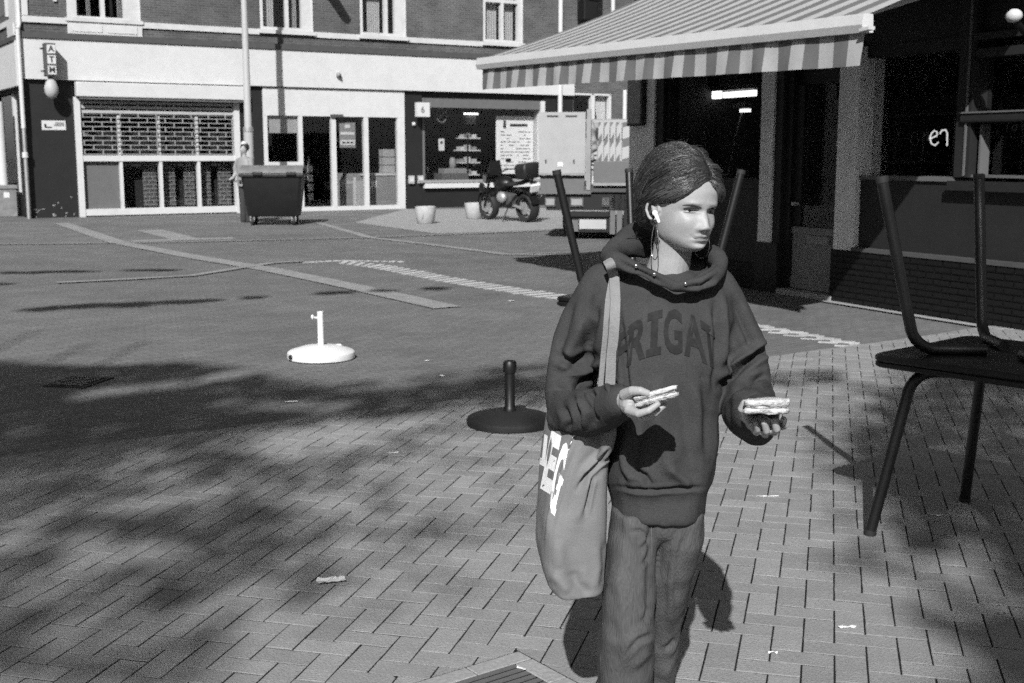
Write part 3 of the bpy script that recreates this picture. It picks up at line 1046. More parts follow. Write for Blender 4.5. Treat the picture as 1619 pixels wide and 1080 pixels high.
# ---- signs on the facade
t = fthing('cash_machine_sign', 'small upright ATM sign on brackets above the dark corner wall', 'sign', -.6, -.42, 3.5)
bx('case', M['trim_dark'], t, -.13, .13, -.15, .15, .03, .83, .01)
for k, ch_ in enumerate('ATM'):
    bx('plate', M['white'], t, -.085, .115, -.165, -.151, .58 - k * .255, .79 - k * .255)
    sign_text('letter', ch_, .2, M['ink'], t, (.015, -.168, .685 - k * .255), bold=.006)
for z_ in (.15, .7): MB().tube([(-.22, 0, z_), (-.12, 0, z_), (0, .42, z_)], .018, 6).build('bracket', M['black_metal'], t, 60)
t = fthing('globe_lamp', 'long white globe lamp hanging under the ATM sign', 'lamp', -.6, -.42, 2.98)
MB().lathe([(.01, 0), (.1, .03), (.16, .14), (.17, .28), (.12, .42), (.05, .5)], 18).build('globe', M['light_grey'], t, 80)
MB().tube([(0, 0, .48), (0, 0, .55)], .03, 8).build('stem', M['black_metal'], t, 60)
t = fthing('wall_plaque', 'small white plaque with an arrow mark on the dark corner wall', 'sign', -.51, -.002, 2.22)
bx('plate', M['white'], t, -.29, .29, -.015, 0, 0, .235)
bx('arrow', M['ink'], t, -.22, -.05, -.02, -.016, .05, .08)
bx('arrow_head', M['ink'], t, -.23, -.18, -.021, -.0165, .06, .15)
for k in range(3): bx('print_line', M['grey_panel'], t, .0 + .02 * k, .25, -.02, -.016, .1 + k * .035, .12 + k * .035)
t = fthing('box_sign', 'white square box sign with a dark figure between the doors and the snack window', 'sign', 9.86, -.35, 2.7)
bx('case', M['white'], t, -.2, .2, -.1, .1, 0, .42, .01)
bx('arm', M['black_metal'], t, -.03, .03, .1, .35, .18, .24)
sign_text('figure', '6', .26, M['grey_panel'], t, (-.04, -.103, .2), bold=.004)
t = fthing('bell', 'tiny round white bell under the square box sign', 'bell', 9.72, -.05, 2.5)
MB().ball((0, 0, 0), .06).build('dome', M['white'], t, 90)
t = fthing('security_camera', 'small round camera on the white fascia above the sliding doors', 'camera', 7.27, -.2, 3.84)
MB().ball((0, 0, 0), .075).build('dome', M['mid_grey'], t, 90)
MB().ball((.02, -.05, -.03), .04).build('lens', M['black_metal'], t, 90)
bx('base', M['white'], t, -.05, .05, .05, .08, -.05, .09)
for k, x_ in enumerate((9.62, 9.93)):
    t = fthing('meter_box', ('small pale meter box low on the dark wall right beside the sliding doors', 'second pale meter box low on the wall, touching the snack window sill')[k], 'meter box', x_, -.03, .74, 'meter boxes beside the sliding doors')
    bx('case', M['light_grey'], t, -.09, .09, -.06, .03, 0, .24, .01)
    bx('lid', M['white_worn'], t, -.06, .06, -.072, -.0605, .05, .19)
# ================================================================ CAFE (local x runs towards the camera along its front, y into the building)
CQ = gp(1400, 488)
CA = math.atan2(-0.8934, 0.4493)
cafe = thing('cafe_building', 'dark painted corner cafe with grey pillars under the striped awning', 'building', (float(CQ[0]), float(CQ[1]), 0), CA)


def cw(name, mat, x0, x1, z0, z1, y0=0.0, y1=0.25, par=None, bev=0.0): return bx(name, M[mat], par or cafe, x0, x1, y0, y1, z0, z1, bev)


def cloc(x, y, z=0.0):
    c, s = math.cos(CA), math.sin(CA)
    return (float(CQ[0] + c * x - s * y), float(CQ[1] + s * x + c * y), z)


def cthing(name, label, cat, x, y, z=0.0, group=None, da_=0.0): return thing(name, label, cat, cloc(x, y, z), CA + da_, group)


def c_on(px, py, off):
    """point on the plane parallel to the cafe front, in cafe coordinates"""
    n = np.array([math.cos(CA + PI / 2), math.sin(CA + PI / 2), 0])
    p0 = np.array(cloc(0, -off))
    r = ray(px, py)
    p = _o + r * (((p0 - _o) @ n) / (r @ n)) - np.array(cloc(0, 0))
    return np.array([p[0] * math.cos(CA) + p[1] * math.sin(CA), -off, p[2]])


# upper storeys and fascia
cw('fascia', 'black_wall', -5.04, 6.5, 2.72, 4.3, 0.02, 0.3)
cw('wall', 'facade_brick', -5.04, 6.5, 4.3, 9.5, 0.04, 0.3)
cw('cornice', 'black_wall', -5.04, 6.5, 4.2, 4.35, -0.1, 0.019)
bx('side_wall', M['facade_brick'], cafe, -5.04, -4.8, 0.25, 9, 0, 9.5)
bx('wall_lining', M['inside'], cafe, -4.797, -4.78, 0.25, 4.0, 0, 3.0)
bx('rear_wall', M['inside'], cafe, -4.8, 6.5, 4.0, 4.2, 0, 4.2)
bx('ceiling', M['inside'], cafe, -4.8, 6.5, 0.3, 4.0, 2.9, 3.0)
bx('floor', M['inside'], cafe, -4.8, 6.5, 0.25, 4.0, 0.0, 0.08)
bx('roof', M['trim_dark'], cafe, -5.2, 6.7, -0.1, 9, 9.5, 9.8)
# corner pillar
cw('pillar', 'cafe_grey', -5.04, -4.42, 0.1, 2.72, -0.03, 0.25)
cw('pillar', 'black_wall', -4.42, -4.25, 0.0, 2.72, 0.0, 0.25)
# big window
cw('wall', 'black_wall', -4.25, -2.06, 0.0, 1.2)
cw('sill', 'cafe_dark', -4.25, -2.06, 1.2, 1.31, -0.05)
cw('head', 'black_wall', -4.25, -2.06, 2.6, 2.72, 0.0)
big = cw('window', 'glass', -4.25, -2.06, 1.31, 2.6, 0.12, 0.128)
for x_ in (-4.22, -2.1): cw('frame', 'black_wall', x_ - .03, x_ + .035, 1.31, 2.6, 0.06, 0.18, big)
# pillar 2, door recess, pillar 3
cw('pillar', 'cafe_grey', -2.06, -1.83, 0.58, 2.72, -0.09, 0.25)
cw('pillar', 'cafe_dark', -1.83, -1.7, 0.58, 2.72, -0.06, 0.25)
cw('pillar_base', 'black_wall', -2.1, -1.68, 0.0, 0.58, -0.1, 0.25)
cw('door_jamb', 'black_wall', -1.7, -1.6, 0.0, 2.72, 0.0, 0.25)
cw('transom', 'black_wall', -1.6, -0.74, 2.38, 2.72, 0.1, 0.25)
dr = cw('door', 'door_panel', -1.6, -0.75, 0.07, 0.76, 0.06, 0.12)
cw('rail', 'door_panel', -1.6, -0.75, 0.70, 0.78, 0.045, 0.059, dr)
cw('rail', 'door_panel', -1.6, -0.75, 0.07, 0.2, 0.045, 0.059, dr)
cw('stile', 'cafe_dark', -1.6, -1.48, 0.78, 2.38, 0.06, 0.12, dr)
cw('stile', 'black_wall', -0.87, -0.75, 0.78, 2.38, 0.06, 0.12, dr)
cw('letter_slot', 'mid_grey', -1.32, -0.95, 0.6, 0.69, 0.03, 0.044, dr)
cw('pane', 'glass', -1.48, -0.87, 0.78, 2.38, 0.08, 0.088, dr)
cw('door_handle', 'metal', -1.56, -1.5, 1.02, 1.06, -0.01, 0.059, dr)
cw('light_strip', 'white_worn', -0.79, -0.742, 1.55, 2.36, 0.02, 0.058, dr)
cw('doorstep', 'kerb', -1.65, -0.72, 0.0, 0.06, -0.12, 0.06)
cw('pillar', 'cafe_grey', -0.74, -0.43, 0.58, 2.72, -0.09, 0.25)
cw('plinth', 'plinth_brick', -0.76, 6.5, 0.0, 0.58, -0.1, 0.25)
cw('plinth', 'plinth_brick', -4.25, -2.1, 0.0, 0.3, -0.06, -0.002)
# the plinth's bricks, each a little out of line
pl_me = MB().box(0, .203, -.107, -.1005, 0, .052).mesh('brick')
pl_me.materials.append(M['plinth_brick'])
pl_me2 = MB().box(0, .098, -.107, -.1005, 0, .052).mesh('brick')
pl_me2.materials.append(M['plinth_brick'])
for r_ in range(9):
    x_ = -.755 + (0 if r_ % 2 else .109)
    if not r_ % 2:
        o = bpy.data.objects.new('brick', pl_me2)
        C.objects.link(o)
        o.parent = cafe
        o.location = (-.755, 0, .012 + r_ * .063)
    while x_ < 2.55:
        o = bpy.data.objects.new('brick', pl_me)
        C.objects.link(o)
        o.parent = cafe
        o.location = (x_, random.uniform(-.003, .002), .012 + r_ * .063)
        x_ += .215
# neon window
cw('panel', 'cafe_dark', -0.43, 6.5, 0.58, 1.34, -0.02, 0.25)
cw('plinth_cap', 'trim_dark', -0.43, 6.5, 0.58, 0.62, -0.12, -0.021)
cw('sill', 'grey_panel', -0.43, 0.88, 1.34, 1.385, -0.05, 0.2)
nw = cw('window', 'glass', -0.43, 0.88, 1.385, 2.6, 0.12, 0.128)
cw('head', 'black_wall', -0.43, 0.88, 2.6, 2.72, 0.0)
# mullion and the right window with its transom
cw('post', 'cafe_dark', 0.88, 1.06, 1.385, 3.2, -0.06, 0.2)
cw('post_edge', 'grey_panel', 1.0, 1.02, 1.4, 3.1, -0.075, -0.061)
w2 = cw('window', 'glass', 1.06, 4.2, 1.385, 3.1, 0.14, 0.148)
cw('transom', 'cafe_dark', 0.95, 4.2, 1.9, 2.0, -0.1, 0.2, w2, .02)
cw('transom_edge', 'grey_panel', 0.95, 4.2, 1.985, 2.0, -0.115, -0.101, w2)
cw('frame', 'grey_panel', 1.12, 1.14, 1.41, 1.88, 0.0, 0.12, w2)
cw('frame', 'grey_panel', 1.06, 4.2, 1.385, 1.41, -0.02, 0.13, w2)
cw('sill', 'cafe_dark', 0.86, 4.4, 1.26, 1.35, -0.12, -0.021, w2)
cw('head', 'cafe_dark', 1.06, 4.4, 2.5, 2.58, -0.05, 0.13, w2)
cw('head', 'cafe_dark', 1.06, 4.4, 2.66, 2.72, -0.08, 0.015, w2)
cw('wall', 'black_wall', 4.2, 6.5, 1.34, 2.72)
for k, ch_ in enumerate('IOYNYIJ'):
    sign_text('letter', ch_, .085, M['grey_panel'], w2, (1.32 + k * .085, 0.135, 1.845))
# pale gutter stones along the foot of the wall
ks = ribbon([cloc(-.74, -.17)[:2], cloc(.6, -.2)[:2], cloc(6.4, -.2)[:2]], 0.13, 0.014, 'gutter', M['kerb'])
# inside the cafe
LA, LB = c_on(1087, 149, -1.2), c_on(1194, 152, -1.2)
t = cthing('ceiling_lamp', 'lit double tube lamp on the cafe ceiling behind the big window', 'lamp', float(LA[0] + LB[0]) / 2, 1.2, float(LA[2] + LB[2]) / 2 - .045)
LH = float(LB[0] - LA[0]) / 2
LS = float(c_on(1142, 150, -1.2)[0] - (LA[0] + LB[0]) / 2)
bx('housing', M['mid_grey'], t, -LH, LH, -.05, .05, .1, .16)
bx('tube', M['tube_light'], t, -LH, LS - .05, -.03, .03, 0, .1)
bx('tube', M['dim_light'], t, LS + .05, LH, -.03, .03, 0, .08)
t = cthing('wall_shelf', 'dim wall shelf with bottles and trays inside the cafe', 'shelf', -3.0, 3.6)
bx('back_board', M['inside'], t, -1.79, 4, .31, .33, .3, 2.4)
for k in range(4): bx('shelf', M['grey_panel'], t, -1.8, 1.6, 0, .3, 1.15 + k * .33, 1.18 + k * .33)
for k in range(4): bx('upright', M['grey_panel'], t, -1.8 + k * 1.1, -1.77 + k * 1.1, -.01, 0, .3, 2.4)
for k in range(3):
    for q in range(14):
        h_ = random.uniform(.1, .26)
        MB().lathe([(.04, 0), (.045, h_ * .6), (.018, h_ * .75), (.018, h_)], 8, (-1.7 + q * .24 + random.uniform(-.04, .04), .12, 1.181 + k * .33)).build('bottle', M[random.choice(['mid_grey', 'light_grey', 'grey_panel', 'trim_dark'])], t, 50)
t = cthing('desk_lamp', 'thin angled reading lamp behind the cafe window with a lit end', 'lamp', float(c_on(1150, 280, -.6)[0]), .6, 1.31)
MB().tube([(0, 0, 0), (.12, 0, .45), (.28, 0, .85)], .012, 6).build('arm', M['mid_grey'], t, 60)
bx('head', M['dim_light'], t, .26, .42, -.03, .03, .83, .87)
bx('shade', M['grey_panel'], t, .15, .45, -.06, .06, .88, .96)
MB().lathe([(.09, 0), (.09, .02), (.02, .03)], 12).build('foot', M['grey_panel'], t, 50)
q = c_on(1138, 265, -.3)
t = cthing('cup', 'small white cup on the sill of the big cafe window', 'cup', float(q[0]), .3, 1.33)
MB().lathe([(.03, 0), (.045, .1), (.04, .1), (.026, .01)], 14).build('bowl', M['dim_light' if 0 else 'paper'], t, 60)
MB().tube([(.04, 0, .08), (.07, 0, .06), (.04, 0, .03)], .006, 6).build('handle', M['paper'], t, 60)
q = c_on(1483, 230, -.3)
t = cthing('neon_sign', 'thin lit neon lettering in the dark cafe window', 'sign', float(q[0]), .3, float(q[2]))
E_PTS = [(-.1, .07), (-.02, .1), (-.02, .135), (-.06, .15), (-.1, .12), (-.115, .07), (-.09, .02), (-.04, .0), (.0, .03)]
N_PTS = [(.02, .12), (.04, .15), (.09, .155), (.115, .12), (.12, .0)]
P_PTS = [(-.2, -.08), (-.2, .13), (-.15, .14), (-.14, .05), (-.19, .02)]
O_PTS = [(-.32 + .05 * math.cos(a), .07 + .07 * math.sin(a)) for a in [2 * PI * k / 12 for k in range(13)]]
for nm, pts, mt in (('letter_e', E_PTS, 'neon'), ('letter_n', N_PTS, 'neon'), ('letter_p', P_PTS, 'trim_dark'), ('letter_o', O_PTS, 'trim_dark')):
    MB().tube([(x_, 0, z_) for x_, z_ in pts], .0085, 6, True).build(nm, M[mt], t, 60)
q = c_on(1603, 25, .5)
t = cthing('wall_lamp', 'small pale lamp on a dark arm high on the cafe wall', 'lamp', float(q[0]), -.5, float(q[2]))
MB().ball((0, 0, 0), (.075, .07, .06)).build('shade', M['white_worn'], t, 60)
MB().tube([(0, .03, -.05), (-.05, .25, -.16), (0, .52, -.12)], .03, 8).build('arm', M['black_metal'], t, 60)
t = cthing('menu_case', 'shallow grey menu case with a dark edge on the cafe corner pillar', 'sign', -4.8, -.035, 2.02)
bx('case', M['mid_grey'], t, -.2, .14, -.06, 0, 0, .62)
bx('edge', M['black_metal'], t, .141, .19, -.07, 0, -.02, .64)
bx('foot', M['black_metal'], t, -.2, .14, -.065, 0, -.03, -.001)
t = cthing('bar_counter', 'dim bar counter standing inside the cafe', 'counter', -3.2, 2.4)
bx('body', M['grey_panel'], t, -1.2, 1.2, 0, .5, 0.08, 1.1)
bx('top', M['cafe_dark'], t, -1.3, 1.3, -.06, .56, 1.1, 1.15)

# ---------------------------------------------------------------- striped awning
AD = 2.75
XL, XR = -4.0, 2.6
aw = cthing('striped_awning', 'large striped awning rolled out over the cafe front', 'awning', 0, 0)


TR, BR_, TL, BL = c_on(1366, 21, AD), c_on(1366, 51, AD), c_on(754, 92, AD), c_on(754, 110, AD)
VR, VL = c_on(1360, 104, AD), c_on(764, 141, AD)
VL[0], VR[0] = BL[0], BR_[0]
ZW = 3.75
# front bar
mb = MB()
d_ = np.array([0, .09, 0])
lip = np.array([0, -.02, -.012])
mb.loft([[BL, BL + d_, TL + d_, TL, (TL + BL) / 2 + lip], [BR_, BR_ + d_, TR + d_, TR, (TR + BR_) / 2 + lip]])
mb.build('front_bar', M['awn_bar'], aw)
mb = MB()
mb.obox(BR_ + np.array([.03, -.0, .02]), (.05, 0, 0.004), (0, .03, 0), (0, 0, .012)).build('bar_end', M['awn_bar'], aw)
# stripes of the sloping cloth and of the valance
NS = 40
Lb, Rb = TL + np.array([.03, .05, -.01]), TR + np.array([-.03, .05, -.01])
Lw, Rw = np.array([TL[0] + .03, -.06, ZW]), np.array([TR[0] - .03, -.06, ZW])
PAT = [1, 0, 1, 0, 1, 0]
for k in range(NS):
    u0, u1 = k / NS, (k + 1) / NS
    mb = MB()
    g = []
    for q in range(6):
        v = q / 5
        sag = np.array([0, 0, -.05 * math.sin(PI * v)])
        for u in (u0, u1):
            g.append((Lb + (Rb - Lb) * u) * (1 - v) + (Lw + (Rw - Lw) * u) * v + sag)
    top = [p + np.array([0, 0, .004]) for p in g]
    mb.add(top, [(2 * q, 2 * q + 1, 2 * q + 3, 2 * q + 2) for q in range(5)])
    mb.build('stripe', M['fab_light'] if k % 2 else M['fab_dark'], aw, 60)
NV = 40
for k in range(NV):
    mb = MB()
    g = []
    for q in range(5):
        v = q / 4
        for j in range(4):
            u = .012 + .983 * (k + j / 3) / NV
            top_, bot = BL + (BR_ - BL) * u, VL + (VR - VL) * u
            w_ = .018 * math.sin(u * 75 + 1.3 * math.sin(u * 23)) * v
            g.append(top_ * (1 - v) + bot * v + np.array([0, .04 + w_ - .02 * v, 0]))
    mb.add(g, [(4 * q + j, 4 * q + j + 1, 4 * q + j + 5, 4 * q + j + 4) for q in range(4) for j in range(3)])
    mb.build('valance_stripe', M['fab_light'] if k % 2 else M['fab_dark'], aw, 60)
for x_ in (TL[0] + .9, TR[0] - .9):
    MB().tube([(x_, -.1, ZW - .25), (x_ + .5, -1.3, 3.0), (x_, -AD + .12, BL[2] + (BR_[2] - BL[2]) * (x_ - BL[0]) / (BR_[0] - BL[0]) + .05)], .035, 8).build('folding_arm', M['awn_bar'], aw, 50)
bx('cassette', M['awn_bar'], aw, TL[0], TR[0], -.16, -.01, ZW - .1, ZW + .14, .02)

# ================================================================ STREET THINGS
# lamp post
q = at(397, 343.5, 31.6)
t = thing('lamp_post', 'tall grey tapering lamp post behind the dark refuse bin', 'lamp post', (float(q[0]), 31.6, 0))
MB().tube([(0, 0, 0), (0, 0, 2.2)], .125, 14).build('base_tube', M['post'], t, 60)
MB().tube([(0, 0, 2.2), (0, 0, 2.35), (0, 0, 8.5)], [.125, .095, .06], 14).build('pole', M['post'], t, 60)
MB().tube([(0, 0, 2.18), (0, 0, 2.3)], .135, 14).build('collar', M['metal'], t, 60)
MB().tube([(0, 0, 8.45), (.45, .28, 8.8), (.85, .53, 8.62)], .045, 8).build('arm', M['post'], t, 60)
MB().tube([(.83, .51, 8.65), (1.2, .74, 8.3), (1.7, 1.05, 7.5)], [.07, .16, .13], 12).build('lantern', M['metal'], t, 60)

# refuse bin on four castors
q = gp(431, 357)
t = thing('refuse_bin', 'large dark four wheeled refuse bin with a faded lid', 'bin', (float(q[0]), float(q[1]), 0), R(4))
mb = MB()
rg = []
for z_, hx, y0, y1 in ((.2, .55, .12, .78), (.24, .58, .09, .82), (1.08, .68, 0, .95), (1.13, .7, -.02, .97)):
    rg.append([(-hx, y0 + .06, z_), (-hx + .06, y0, z_), (hx - .06, y0, z_), (hx, y0 + .06, z_), (hx, y1 - .06, z_), (hx - .06, y1, z_), (-hx + .06, y1, z_), (-hx, y1 - .06, z_)])
mb.loft(rg).build('body', M['plastic_dark'], t, 35)
mb = MB()
rg = []
for v in range(9):
    a = PI * v / 8
    rg.append([(x_, .47 - .5 * math.cos(a), 1.19 + .17 * math.sin(a)) for x_ in (-.71, -.69, .69, .71)] + [(x_, .47 - .44 * math.cos(a), 1.17 + .12 * math.sin(a)) for x_ in (.69, -.69)])
mb.loft(rg).build('lid', M['plastic_lid'], t, 35)
bx('rim', M['plastic_dark'], t, -.73, .73, -.05, 1.0, 1.1, 1.18, .02)
for x_ in (-.3, .45): bx('hinge', M['plastic_dark'], t, x_ - .11, x_ + .11, -.1, -.02, 1.14, 1.22, .015)
for sx in (-1, 1):
    MB().tube([(sx * .74, .47, .98), (sx * .79, .47, .98)], .045, 12).build('lifting_pin', M['rubber'], t, 50)
    for sy in (.16, .72):
        w = MB().tube([(sx * .47 - .03, sy, .1), (sx * .47 + .03, sy, .1)], .1, 16).build('castor', M['rubber'], t, 40)
        bx('fork', M['metal'], w, sx * .47 - .05, sx * .47 + .05, sy - .03, sy + .05, .1, .21)
bx('sticker', M['mid_grey'], t, -.55, -.42, -.01, 0.02, .3, .5)
bpy.data.objects.remove(t.children[-1])

# two plant pots
for nm, px, py, lab, sc in (('a', 673, 353.5, 'pale round pot with a faint scuff, standing further left before the snack window', 1.0), ('b', 750, 346, 'pale round pot standing right beside the front wheel of the motorbike', 1.0)):
    q = gp(px, py)
    t = thing('flower_pot', lab, 'pot', (float(q[0]), float(q[1]), 0), 0, 'pots before the snack window')
    MB().lathe([(.17, 0), (.2, .02), (.245, .34), (.25, .4), (.235, .4), (.225, .36), (.2, .33)], 26).build('pot', M['pot'], t, 60)
    MB().lathe([(.21, .3), (.12, .345), (.02, .35)], 16).build('soil', M['rubber'], t, 60)
    if nm == 'a': MB().obox((-.02, -.222, .2), (.03, .01, .04), (.005, .004, 0), (.02, 0, .05)).build('scuff', M['mid_grey'], t)

# block planter at the side street corner
t = fthing('block_planter', 'rough concrete block planter at the far left edge under the white column', 'planter', -1.62, 1.0)
bx('block', M['concrete'], t, -.26, .3, 0, .6, 0, .72, .02)
bx('cap', M['concrete'], t, -.29, .33, -.03, .63, .721, .82, .015)
bx('patch', M['paper'], t, -.02, .12, -.006, -.001, .5, .64)
MB().tube([(.05, .35, .82), (.05, .35, 2.95)], .12, 14).build('column', M['white'], t, 60)


# ---------------------------------------------------------------- parasol feet
def parasol_foot(label, px, py, mat, rb, hb, rp, hp, knob):
    q = gp(px, py)
    t = thing('parasol_foot', label, 'parasol foot', (float(q[0]), float(q[1]), 0.014 if q[1] < edge_y(q[0]) else 0), 0.3, 'empty parasol feet')
    prof = [(rb * .9, 0), (rb * .99, .006), (rb, hb * .35), (rb * .985, hb * .5), (rb * .93, hb * .62), (rb * .55, hb * .92), (rb * .2, hb), (rp * 1.5, hb * 1.02)]
    MB().lathe(prof, 40).build('base', mat, t, 25)
    if knob:
        MB().lathe([(rp, hb * .9), (rp, hp), (rp * .8, hp), (rp * .8, hp - .05)], 18).build('tube', mat, t, 40)
        k = MB().tube([(-rp, -.0, hp - .05), (-rp - .03, -.01, hp - .045)], .008, 8).build('clamp_screw', mat, t, 40)
        MB().ball((-rp - .04, -.012, hp - .04), (.012, .018, .02)).build('grip', mat, k, 60)
        MB().tube([(-rb * .93, -rb * .36, .035), (-rb * .97, -rb * .38, .035)], .02, 10).build('plug_hole', M['rubber'], t, 40)
        MB().ball((rb * .55, rb * .2, hb * .86), (.03, .03, .012)).build('filler_cap', mat, t, 60)
    else:
        MB().lathe([(rp * 1.25, hb * .95), (rp * 1.2, hb + .02), (rp, hb + .03), (rp, hp - .06)], 20).build('tube', M['black_metal'], t, 40)
        MB().lathe([(rp * 1.25, hp - .07), (rp * 1.3, hp - .05), (rp * 1.3, hp - .012), (rp * 1.05, hp), (rp * .7, hp), (rp * .7, hp - .03)], 20).build('collar', M['black_metal'], t, 40)
    return t


parasol_foot('white round parasol foot standing out on the grey road', 508, 566.5, M['plastic_white'], .268, .105, .024, .375, True)
parasol_foot('black round parasol foot on the edge of the brick paving', 806, 675, M['cement_black'], .258, .085, .031, .385, False)


# ---------------------------------------------------------------- bistro tables
def rounded(hx, hy, r, n=5):
    out = []
    for cx_, cy_, a0 in ((hx - r, hy - r, 0), (-hx + r, hy - r, PI / 2), (-hx + r, -hy + r, PI), (hx - r, -hy + r, 1.5 * PI)):
        for k in range(n + 1):
            a = a0 + PI / 2 * k / n
            out.append((cx_ + r * math.cos(a), cy_ + r * math.sin(a)))
    return out


def tube_table(label, loc, rz, flip=False, half=.36, foot=.39, h=.745):
    """square top on four bent tube legs; upside down when flip"""
    t = thing('bistro_table', label, 'table', loc, rz, 'stacked bistro tables')
    f = -1 if flip else 1
    zz = (lambda z: (h - z)) if flip else (lambda z: z)
    mb = MB()
    rg = []
    for z_, s in ((h - .026, -.006), (h - .02, 0), (h - .006, 0), (h, -.006)):
        rg.append([(x_, y_, zz(z_)) for x_, y_ in rounded(half + s, half + s, .06)])
    if flip: rg = rg[::-1]
    mb.loft(rg).build('top', M['table_top'], t, 40)
    for sx, sy in ((-1, -1), (1, -1), (1, 1), (-1, 1)):
        P = []
        a, b = np.array([sx * foot, sy * foot, 0]), np.array([sx * (half - .115), sy * (half - .115), h - .13])
        P.append(a)
        P.append(a + (b - a) * .5)
        P.append(b)
        d = np.array([-sx * .7071, -sy * .7071, 0])
        up_ = (b - a) / np.linalg.norm(b - a)
        ctr = b
        for k in range(1, 7):
            v = PI / 2 * k / 6
            P.append(b + up_ * .085 * math.sin(v) + d * .085 * (1 - math.cos(v)))
        P.append(P[-1] + d * .2)
        P = [(p[0], p[1], zz(p[2])) for p in P]
        lg = MB().tube(P, .0235, 12).build('leg', M['black_metal'], t, 60)
        e = a + up_ * .02
        MB().tube([(a[0], a[1], zz(-.004)), (e[0], e[1], zz(e[2]))], .0255, 12).build('foot_cap', M['rubber'], lg, 50)
    for sx, sy in ((-1, -1), (1, -1), (1, 1), (-1, 1)):
        MB().ball((sx * .12, sy * .2, zz(h - .03)), (.006, .006, .004), 8, 5).build('screw', M['chrome'], t, 60)
    return t


A_, B_ = gp(1375, 846, .014)[:2], gp(1525, 793, .014)[:2]
ex = (B_ - A_) / np.linalg.norm(B_ - A_)
ey_ = np.array([ex[1], -ex[0]])
s_ = float(np.linalg.norm(B_ - A_))
cc = (A_ + B_) / 2 + ey_ * s_ / 2
rzt = math.atan2(ex[1], ex[0])
tube_table('black bistro table standing upright on the right with another on top', (float(cc[0]), float(cc[1]), .018), rzt, False, .408, s_ / 2)
tube_table('black bistro table lying upside down on the right table, legs in the air', (float(cc[0] - .006), float(cc[1] - .004), .018 + .746), rzt + .02, True, .408, s_ / 2 + .012)
# the stack behind the woman
tube_table('black bistro table standing on the bricks, mostly hidden behind the woman', (.79, 7.02, .018), R(52.3), False, .395, s_ / 2)
tube_table('black bistro table upside down behind the woman, legs up beside her head', (.792, 7.025, .018 + .746), R(52.3), True, .395, s_ / 2)
# ---------------------------------------------------------------- motorbike
q0, q1 = gp(838, 351), gp(786, 343.5)
q0 = gp(836, 351.5)
ax = np.array([-.92, 1.2])
WB = 1.52
t = thing('motorbike', 'black touring motorbike with a top case parked by the snack window', 'motorbike', (float(q0[0]), float(q0[1]), 0.004), math.atan2(ax[1], ax[0]))
bk = t
bk.scale = (1.02, 1.3, 1.06)
bk.rotation_euler = (R(-7), 0, math.atan2(ax[1], ax[0]))


def wheel(x, r, w, fat):
    wh = MB()
    prof = [(r - fat, -w * .5), (r - fat * .35, -w * .62), (r - .01, -w * .3), (r, 0), (r - .01, w * .3), (r - fat * .35, w * .62), (r - fat, w * .5), (r - fat - .015, 0)]
    rg = [[(x + pr * math.cos(a), py_, r + pr * math.sin(a)) for pr, py_ in prof] for a in [2 * PI * k / 30 for k in range(30)]]
    o = wh.loft(rg, False, True).build('wheel', M['rubber'], bk, 50)
    prof = [(r - fat - .01, -.04), (r - fat - .01, .04), (r - fat - .03, .03), (r - fat - .03, -.03)]
    MB().loft([[(x + pr * math.cos(a), py_, r + pr * math.sin(a)) for pr, py_ in prof] for a in [2 * PI * k / 30 for k in range(30)]], False, True).build('rim', M['metal'], o, 50)
    for k in range(10):
        a = 2 * PI * k / 10
        MB().tube([(x, .02 * (-1) ** k, r), (x + (r - fat - .02) * math.cos(a), 0, r + (r - fat - .02) * math.sin(a))], .009, 5).build('spoke', M['metal'], o)
    MB().tube([(x, -.07, r), (x, .07, r)], .05, 12).build('hub', M['metal'], o, 50)
    MB().tube([(x, .075, r), (x, .082, r)], .14, 20).build('brake_disc', M['metal'], o, 50)


wheel(0, .33, .16, .1)
wheel(WB, .33, .12, .09)
for s in (-1, 1):
    MB().tube([(WB, s * .1, .33), (WB - .3, s * .1, .95)], .028, 10).build('fork', M['black_metal'], bk, 60)
    MB().tube([(0, s * .12, .33), (.55, s * .1, .42)], .035, 8).build('swing_arm', M['metal'], bk, 60)
    MB().tube([(WB - .36, s * .02, 1.06), (WB - .42, s * .3, 1.14), (WB - .52, s * .42, 1.12)], .016, 8).build('handlebar', M['black_metal'], bk, 60)
    MB().tube([(WB - .34, s * .28, 1.14), (WB - .32, s * .36, 1.3)], .008, 6).build('mirror_stem', M['black_metal'], bk, 60)
    MB().ball((WB - .32, s * .38, 1.33), (.02, .07, .045)).build('mirror', M['black_metal'], bk, 60)
    MB().ball((.62, s * .2, .58), (.16, .08, .13)).build('cylinder_head', M['metal'], bk, 50)
    MB().tube([(.1, s * .17, .62), (.4, s * .18, .4), (.75, s * .18, .36)], .03, 8).build('foot_rest_tube', M['black_metal'], bk, 60)
    MB().ball((WB - .15, s * .2, .78), (.12, .04, .12)).build('side_fairing', M['black_metal'], bk, 60)
MB().obox((.62, 0, .5), (.24, 0, .03), (0, .16, 0), (0, 0, .17)).build('engine', M['trim_dark'], bk, None, .04)
MB().ball((.83, 0, .86), (.3, .17, .17), 18, 11).build('tank', M['black_metal'], bk, 80)
MB().loft([[(.62, -.13, .82), (.62, .13, .82), (.62, .13, .9), (.62, -.13, .9)], [(.3, -.15, .82), (.3, .15, .82), (.3, .15, .88), (.3, -.15, .88)], [(-.12, -.13, .9), (-.12, .13, .9), (-.12, .13, .98), (-.12, -.13, .98)]]).build('seat', M['rubber'], bk, None, .03)
